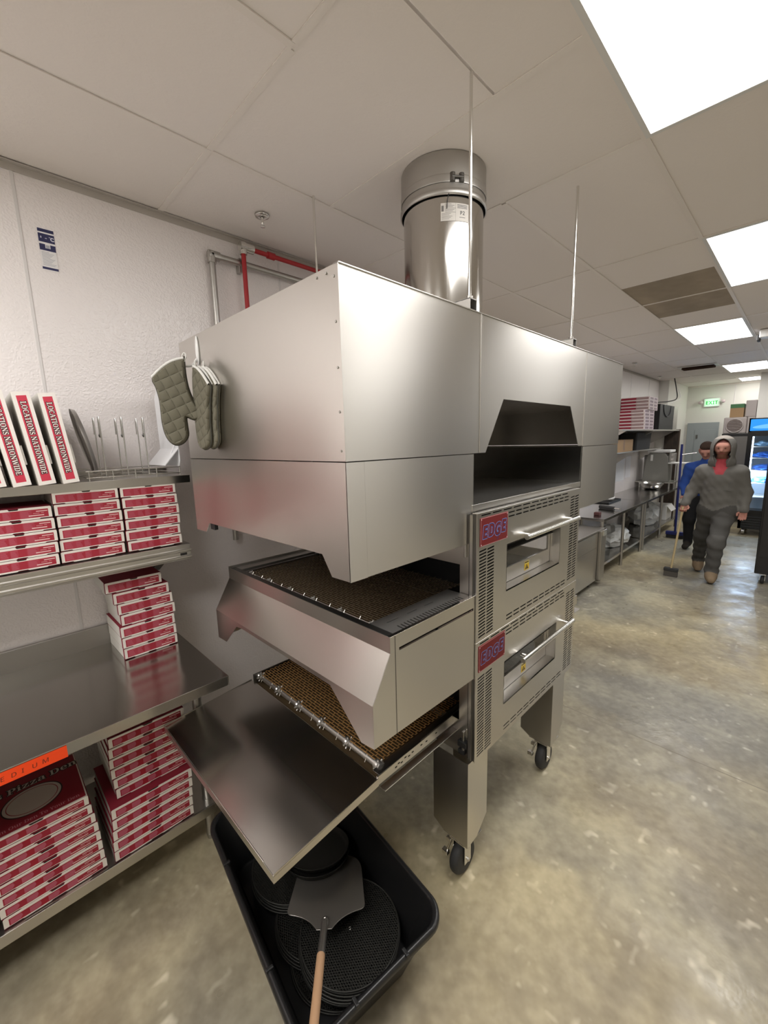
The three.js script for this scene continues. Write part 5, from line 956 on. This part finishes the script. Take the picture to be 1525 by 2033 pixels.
{ // man walking in a grey hooded jacket
  const t = thing('person', 'walking man in a grey hooded work jacket and dark trousers holding a broom', 'person', [-0.78, 0, -6.65]);
  const J = { pel: [-0.71, 0.96, -6.62], ch: [-0.70, 1.27, -6.58], nk: [-0.712, 1.50, -6.55] };
  const B = [
    capsule([-0.71, 0.93, -6.62], [-0.71, 1.06, -6.61], 0.165, 0.17, GREY, 0.72), capsule([-0.71, 1.04, -6.61], [-0.705, 1.30, -6.58], 0.172, 0.182, GREY, 0.72),
    capsule([-0.86, 1.385, -6.58], [-0.55, 1.385, -6.565], 0.085, 0.085, GREY), capsule([-0.705, 1.36, -6.58], [-0.712, 1.50, -6.55], 0.13, 0.075, GREY),
    capsule([-0.895, 1.385, -6.58], [-0.985, 1.14, -6.62], 0.076, 0.064, GREY), capsule([-0.985, 1.14, -6.62], [-1.035, 0.965, -6.52], 0.064, 0.05, GREY),
    capsule([-0.515, 1.385, -6.565], [-0.462, 1.13, -6.63], 0.076, 0.064, GREY), capsule([-0.462, 1.13, -6.63], [-0.455, 0.93, -6.57], 0.064, 0.05, GREY),
    capsule([-0.79, 0.90, -6.63], [-0.855, 0.53, -6.73], 0.112, 0.084, PANT), capsule([-0.855, 0.53, -6.73], [-0.895, 0.17, -6.96], 0.084, 0.068, PANT),
    capsule([-0.63, 0.90, -6.61], [-0.668, 0.53, -6.46], 0.112, 0.086, PANTW), capsule([-0.668, 0.53, -6.46], [-0.692, 0.15, -6.50], 0.086, 0.074, PANTW),
    capsule([-0.80, 0.885, -6.63], [-0.62, 0.885, -6.61], 0.12, 0.12, PANT),
    capsule([-0.692, 0.11, -6.51], [-0.685, 0.075, -6.44], 0.056, 0.055, BOOT), capsule([-0.685, 0.07, -6.44], [-0.672, 0.052, -6.355], 0.052, 0.046, BOOT),
    capsule([-0.898, 0.14, -6.98], [-0.89, 0.08, -6.93], 0.055, 0.054, BOOT), capsule([-0.89, 0.068, -6.93], [-0.875, 0.05, -6.85], 0.05, 0.044, BOOT),
  ];
  const wr1 = [-1.035, 0.965, -6.52], wr2 = [-0.455, 0.93, -6.57];
  const fold = (d, x, y, z) => { let e = d; if (y > 0.95 && y < 1.45) e += 0.004 * Math.sin(y * 55 + x * 30) * Math.cos(x * 40 + z * 20); else if (y > 0.13 && y < 0.85) e += 0.005 * Math.sin(y * 48 + x * 14 + z * 22); return Math.max(e, -y + 0.003); };
  const bodyCol = (x, y, z, c) => {
    if (c === GREY && y < 0.905) return PANT;
    if (c === GREY && y > 1.36 && z > -6.50 && Math.abs(x + 0.712) < 0.035 + (y - 1.36) * 0.42) return RED;
    if (c === BOOT && y < 0.022) return SOLE; if (c === PANTW && y > 0.45 && y < 0.62 && z > -6.42) return [0.11, 0.108, 0.105];
    return c;
  };
  const body = surfaceNet(B, 0.013, 0.05, bodyCol, fold);
  // head with face: skull, jaw, brow, nose, ears
  const hc = [-0.708, 1.665, -6.51], H = (x, y, z) => [hc[0] + x, hc[1] + y, hc[2] + z];
  const HP = [capsule(H(0, 0.035, -0.015), H(0, 0.02, 0.01), 0.085, 0.082, SKIN), capsule(H(0, -0.02, 0.012), H(0, -0.075, 0.035), 0.07, 0.045, SKIN), capsule(H(0, 0.025, 0.085), H(0, -0.02, 0.102), 0.011, 0.015, SKIN), capsule(H(-0.04, 0.032, 0.075), H(0.04, 0.032, 0.075), 0.014, 0.014, SKIN), capsule(H(-0.026, -0.045, 0.072), H(0.026, -0.045, 0.072), 0.012, 0.012, SKIN), capsule(H(0, -0.11, -0.02), H(0, -0.16, -0.03), 0.06, 0.066, RED), capsule(H(-0.086, 0.02, -0.01), H(-0.086, -0.015, -0.008), 0.012, 0.009, SKIN), capsule(H(0.086, 0.02, -0.01), H(0.086, -0.015, -0.008), 0.012, 0.009, SKIN)];
  const headCol = (x, y, z, c) => { const u = x - hc[0], v = y - hc[1], w = z - hc[2]; if (w > 0.06) { if (Math.hypot((Math.abs(u) - 0.032) * 1.2, v - 0.008) < 0.010) return [0.15, 0.06, 0.045]; if (Math.abs(u) < 0.03 && Math.abs(v + 0.052) < 0.005) return [0.2, 0.05, 0.05]; } if (v < -0.03 && v > -0.12 && w > 0.0 && Math.abs(u) < 0.075 && !(Math.abs(u) < 0.02 && v > -0.034)) return [0.16, 0.065, 0.04]; if (v < -0.115) return RED; return v > 0.075 ? LINING : c; };
  const head = surfaceNet(HP, 0.0055, 0.03, headCol);
  const h1 = hand(wr1, [-1.04, 0.86, -6.47], 1, 0.75), h2 = hand(wr2, [-0.46, 0.82, -6.54], -1, 0.4);
  part('body', mergeIdx([body, head, h1, h2]), M.cloth, t);
  // hood: a shell round the head, open at the face
  const hood = surfaceNet([capsule(H(0, 0.04, -0.035), H(0, 0.0, -0.02), 0.122, 0.118, GREY), capsule(H(0, 0.0, -0.02), H(0, -0.13, -0.03), 0.115, 0.122, GREY), capsule(H(-0.085, -0.165, -0.035), H(0.085, -0.165, -0.035), 0.05, 0.05, GREY)], 0.008, 0.04,
    (x, y, z, c) => { const u = x - hc[0], v = y - hc[1], w = z - hc[2]; const inside = Math.hypot(u, v - 0.01, (w + 0.02)) < 0.108; return inside ? LINING : v > 0.12 ? [0.3, 0.27, 0.24] : c; },
    (d, x, y, z) => { const u = x - hc[0], v = y - hc[1], w = z - hc[2]; const inner = Math.hypot(u * 1.0, (v + 0.01) * 0.72, (w + 0.02) * 0.92) - 0.1, open = Math.max(Math.hypot(u * 1.05, (v + 0.012) * 0.66) - 0.086, -(w - 0.0)); let e = Math.max(d, -inner); e = Math.max(e, -open); const vee = Math.max(Math.abs(u) - 0.05 - Math.max(0, v + 0.2) * 0.3, -(w - 0.02), v + 0.08); return Math.max(e, -vee); });
  part('hood', hood, M.cloth, t, 'grey hood pulled over the head');
  part('logo_patch', box(-0.672, -0.632, 1.10, 1.135, -6.492, -6.488, 0.001), std({ color: lin(0.4, 0.36, 0.3), roughness: 0.9 }), t, 'small pale patch on the pocket');
  part('zip', box(-0.712, -0.704, 1.30, 1.39, -6.452, -6.446, 0.001), M.darkSteel, t);
  part('pocket_flap', (() => { const g = box(-0.86, -0.56, -0.002, 0.002, -0.004, 0.004); g.rotateZ(0); g.translate(0, 1.16, -6.475); return g; })(), std({ color: lin(0.1, 0.096, 0.09), roughness: 0.95 }), t);
  const b = thing('floor_broom', 'pale wooden broom stick in the walking man\'s hand', 'broom', [-1.09, 0, -6.42]);
  part('stick', bar([-1.042, 0.93, -6.455], [-1.10, 0.10, -6.40], 0.0125, 12), std({ color: lin(0.55, 0.44, 0.25), roughness: 0.6 }), b); part('head', box(-1.18, -1.02, 0.07, 0.115, -6.43, -6.37, 0.01), M.rubber, b); part('bristles', box(-1.175, -1.025, 0.0, 0.07, -6.425, -6.375), std({ color: lin(0.1, 0.09, 0.08), roughness: 0.95 }), b);
}
{ // man in blue behind, looking down
  const BL = [0.018, 0.06, 0.27], BK = [0.012, 0.012, 0.014], HAIR = [0.035, 0.018, 0.01], t = thing('person', 'man in a blue sweatshirt looking down behind the walking man', 'person', [-1.1, 0, -8.1]);
  const B = [capsule([-1.10, 0.94, -8.2], [-1.08, 1.10, -8.17], 0.16, 0.165, BL, 0.72), capsule([-1.08, 1.08, -8.17], [-1.07, 1.28, -8.08], 0.168, 0.175, BL, 0.74), capsule([-1.24, 1.33, -8.07], [-0.92, 1.33, -8.05], 0.085, 0.085, BL), capsule([-1.07, 1.32, -8.06], [-1.06, 1.44, -7.99], 0.11, 0.066, BL),
    capsule([-1.265, 1.32, -8.07], [-1.315, 1.05, -8.05], 0.074, 0.062, BL), capsule([-1.315, 1.05, -8.05], [-1.27, 0.92, -7.90], 0.062, 0.047, BL), capsule([-0.90, 1.32, -8.05], [-0.84, 1.07, -8.05], 0.074, 0.062, BL), capsule([-0.84, 1.07, -8.05], [-0.90, 0.95, -7.88], 0.062, 0.047, BL),
    capsule([-1.19, 0.90, -8.2], [-1.22, 0.50, -8.14], 0.108, 0.082, BK), capsule([-1.22, 0.50, -8.14], [-1.22, 0.13, -8.22], 0.08, 0.064, BK), capsule([-1.01, 0.90, -8.2], [-1.0, 0.50, -8.12], 0.108, 0.082, BK), capsule([-1.0, 0.50, -8.12], [-1.0, 0.13, -8.2], 0.08, 0.064, BK),
    capsule([-1.22, 0.08, -8.2], [-1.23, 0.05, -8.07], 0.05, 0.045, SOLE), capsule([-1.0, 0.08, -8.18], [-1.0, 0.05, -8.05], 0.05, 0.045, SOLE)];
  const body = surfaceNet(B, 0.015, 0.05, (x, y, z, c) => (c === BL && y < 0.9 ? BK : c), (d, x, y) => Math.max(d + (y > 0.95 ? 0.004 * Math.sin(y * 50 + x * 30) : 0), -y + 0.003));
  const hc = [-1.055, 1.585, -7.95], H = (x, y, z) => { const c = Math.cos(0.45), s = Math.sin(0.45); return [hc[0] + x, hc[1] + y * c - z * s, hc[2] + y * s + z * c]; }; // head bowed forward
  const P2 = [capsule(H(0, 0.035, -0.015), H(0, 0.02, 0.01), 0.085, 0.082, SKIN), capsule(H(0, -0.02, 0.012), H(0, -0.075, 0.035), 0.07, 0.045, SKIN), capsule(H(0, 0.025, 0.085), H(0, -0.02, 0.102), 0.011, 0.015, SKIN), capsule(H(0, -0.08, -0.03), H(0, -0.15, -0.06), 0.055, 0.06, SKIN), capsule(H(-0.086, 0.02, -0.01), H(-0.086, -0.015, -0.008), 0.014, 0.01, SKIN), capsule(H(0.086, 0.02, -0.01), H(0.086, -0.015, -0.008), 0.014, 0.01, SKIN), capsule(H(-0.04, 0.032, 0.075), H(0.04, 0.032, 0.075), 0.014, 0.014, SKIN)];
  const loc = (x, y, z) => { const c = Math.cos(0.45), s = Math.sin(0.45), Y = y - hc[1], Z = z - hc[2]; return [x - hc[0], Y * c + Z * s, -Y * s + Z * c]; };
  const head = surfaceNet(P2, 0.006, 0.03, (x, y, z, c) => { const [u, v, w] = loc(x, y, z); if (w > 0.06 && Math.hypot((Math.abs(u) - 0.032) * 1.2, v - 0.008) < 0.011) return [0.16, 0.07, 0.05]; return c; });
  part('body', mergeIdx([body, head, hand([-1.27, 0.92, -7.90], [-1.24, 0.84, -7.83], -1, 0.5), hand([-0.90, 0.95, -7.88], [-0.93, 0.87, -7.81], 1, 0.5)]), M.cloth, t);
  part('hair', surfaceNet([capsule(H(0, 0.06, -0.03), H(0, 0.03, -0.05), 0.088, 0.088, HAIR), capsule(H(-0.04, 0.095, 0.045), H(0.04, 0.095, 0.045), 0.03, 0.03, HAIR), capsule(H(0, 0.09, 0), H(0, 0.08, 0.03), 0.05, 0.045, HAIR)], 0.0075, 0.03, null, (d, x, y, z) => d + 0.003 * Math.sin(x * 190) * Math.sin(y * 140 + z * 160)), M.cloth, t);
  part('tape_measure', box(-1.19, -1.12, 0.97, 1.05, -8.06, -8.02, 0.008), std({ color: lin(0.7, 0.55, 0.04), roughness: 0.5 }), t, 'yellow tape measure at the hip');
}
renderer.render(scene, camera);
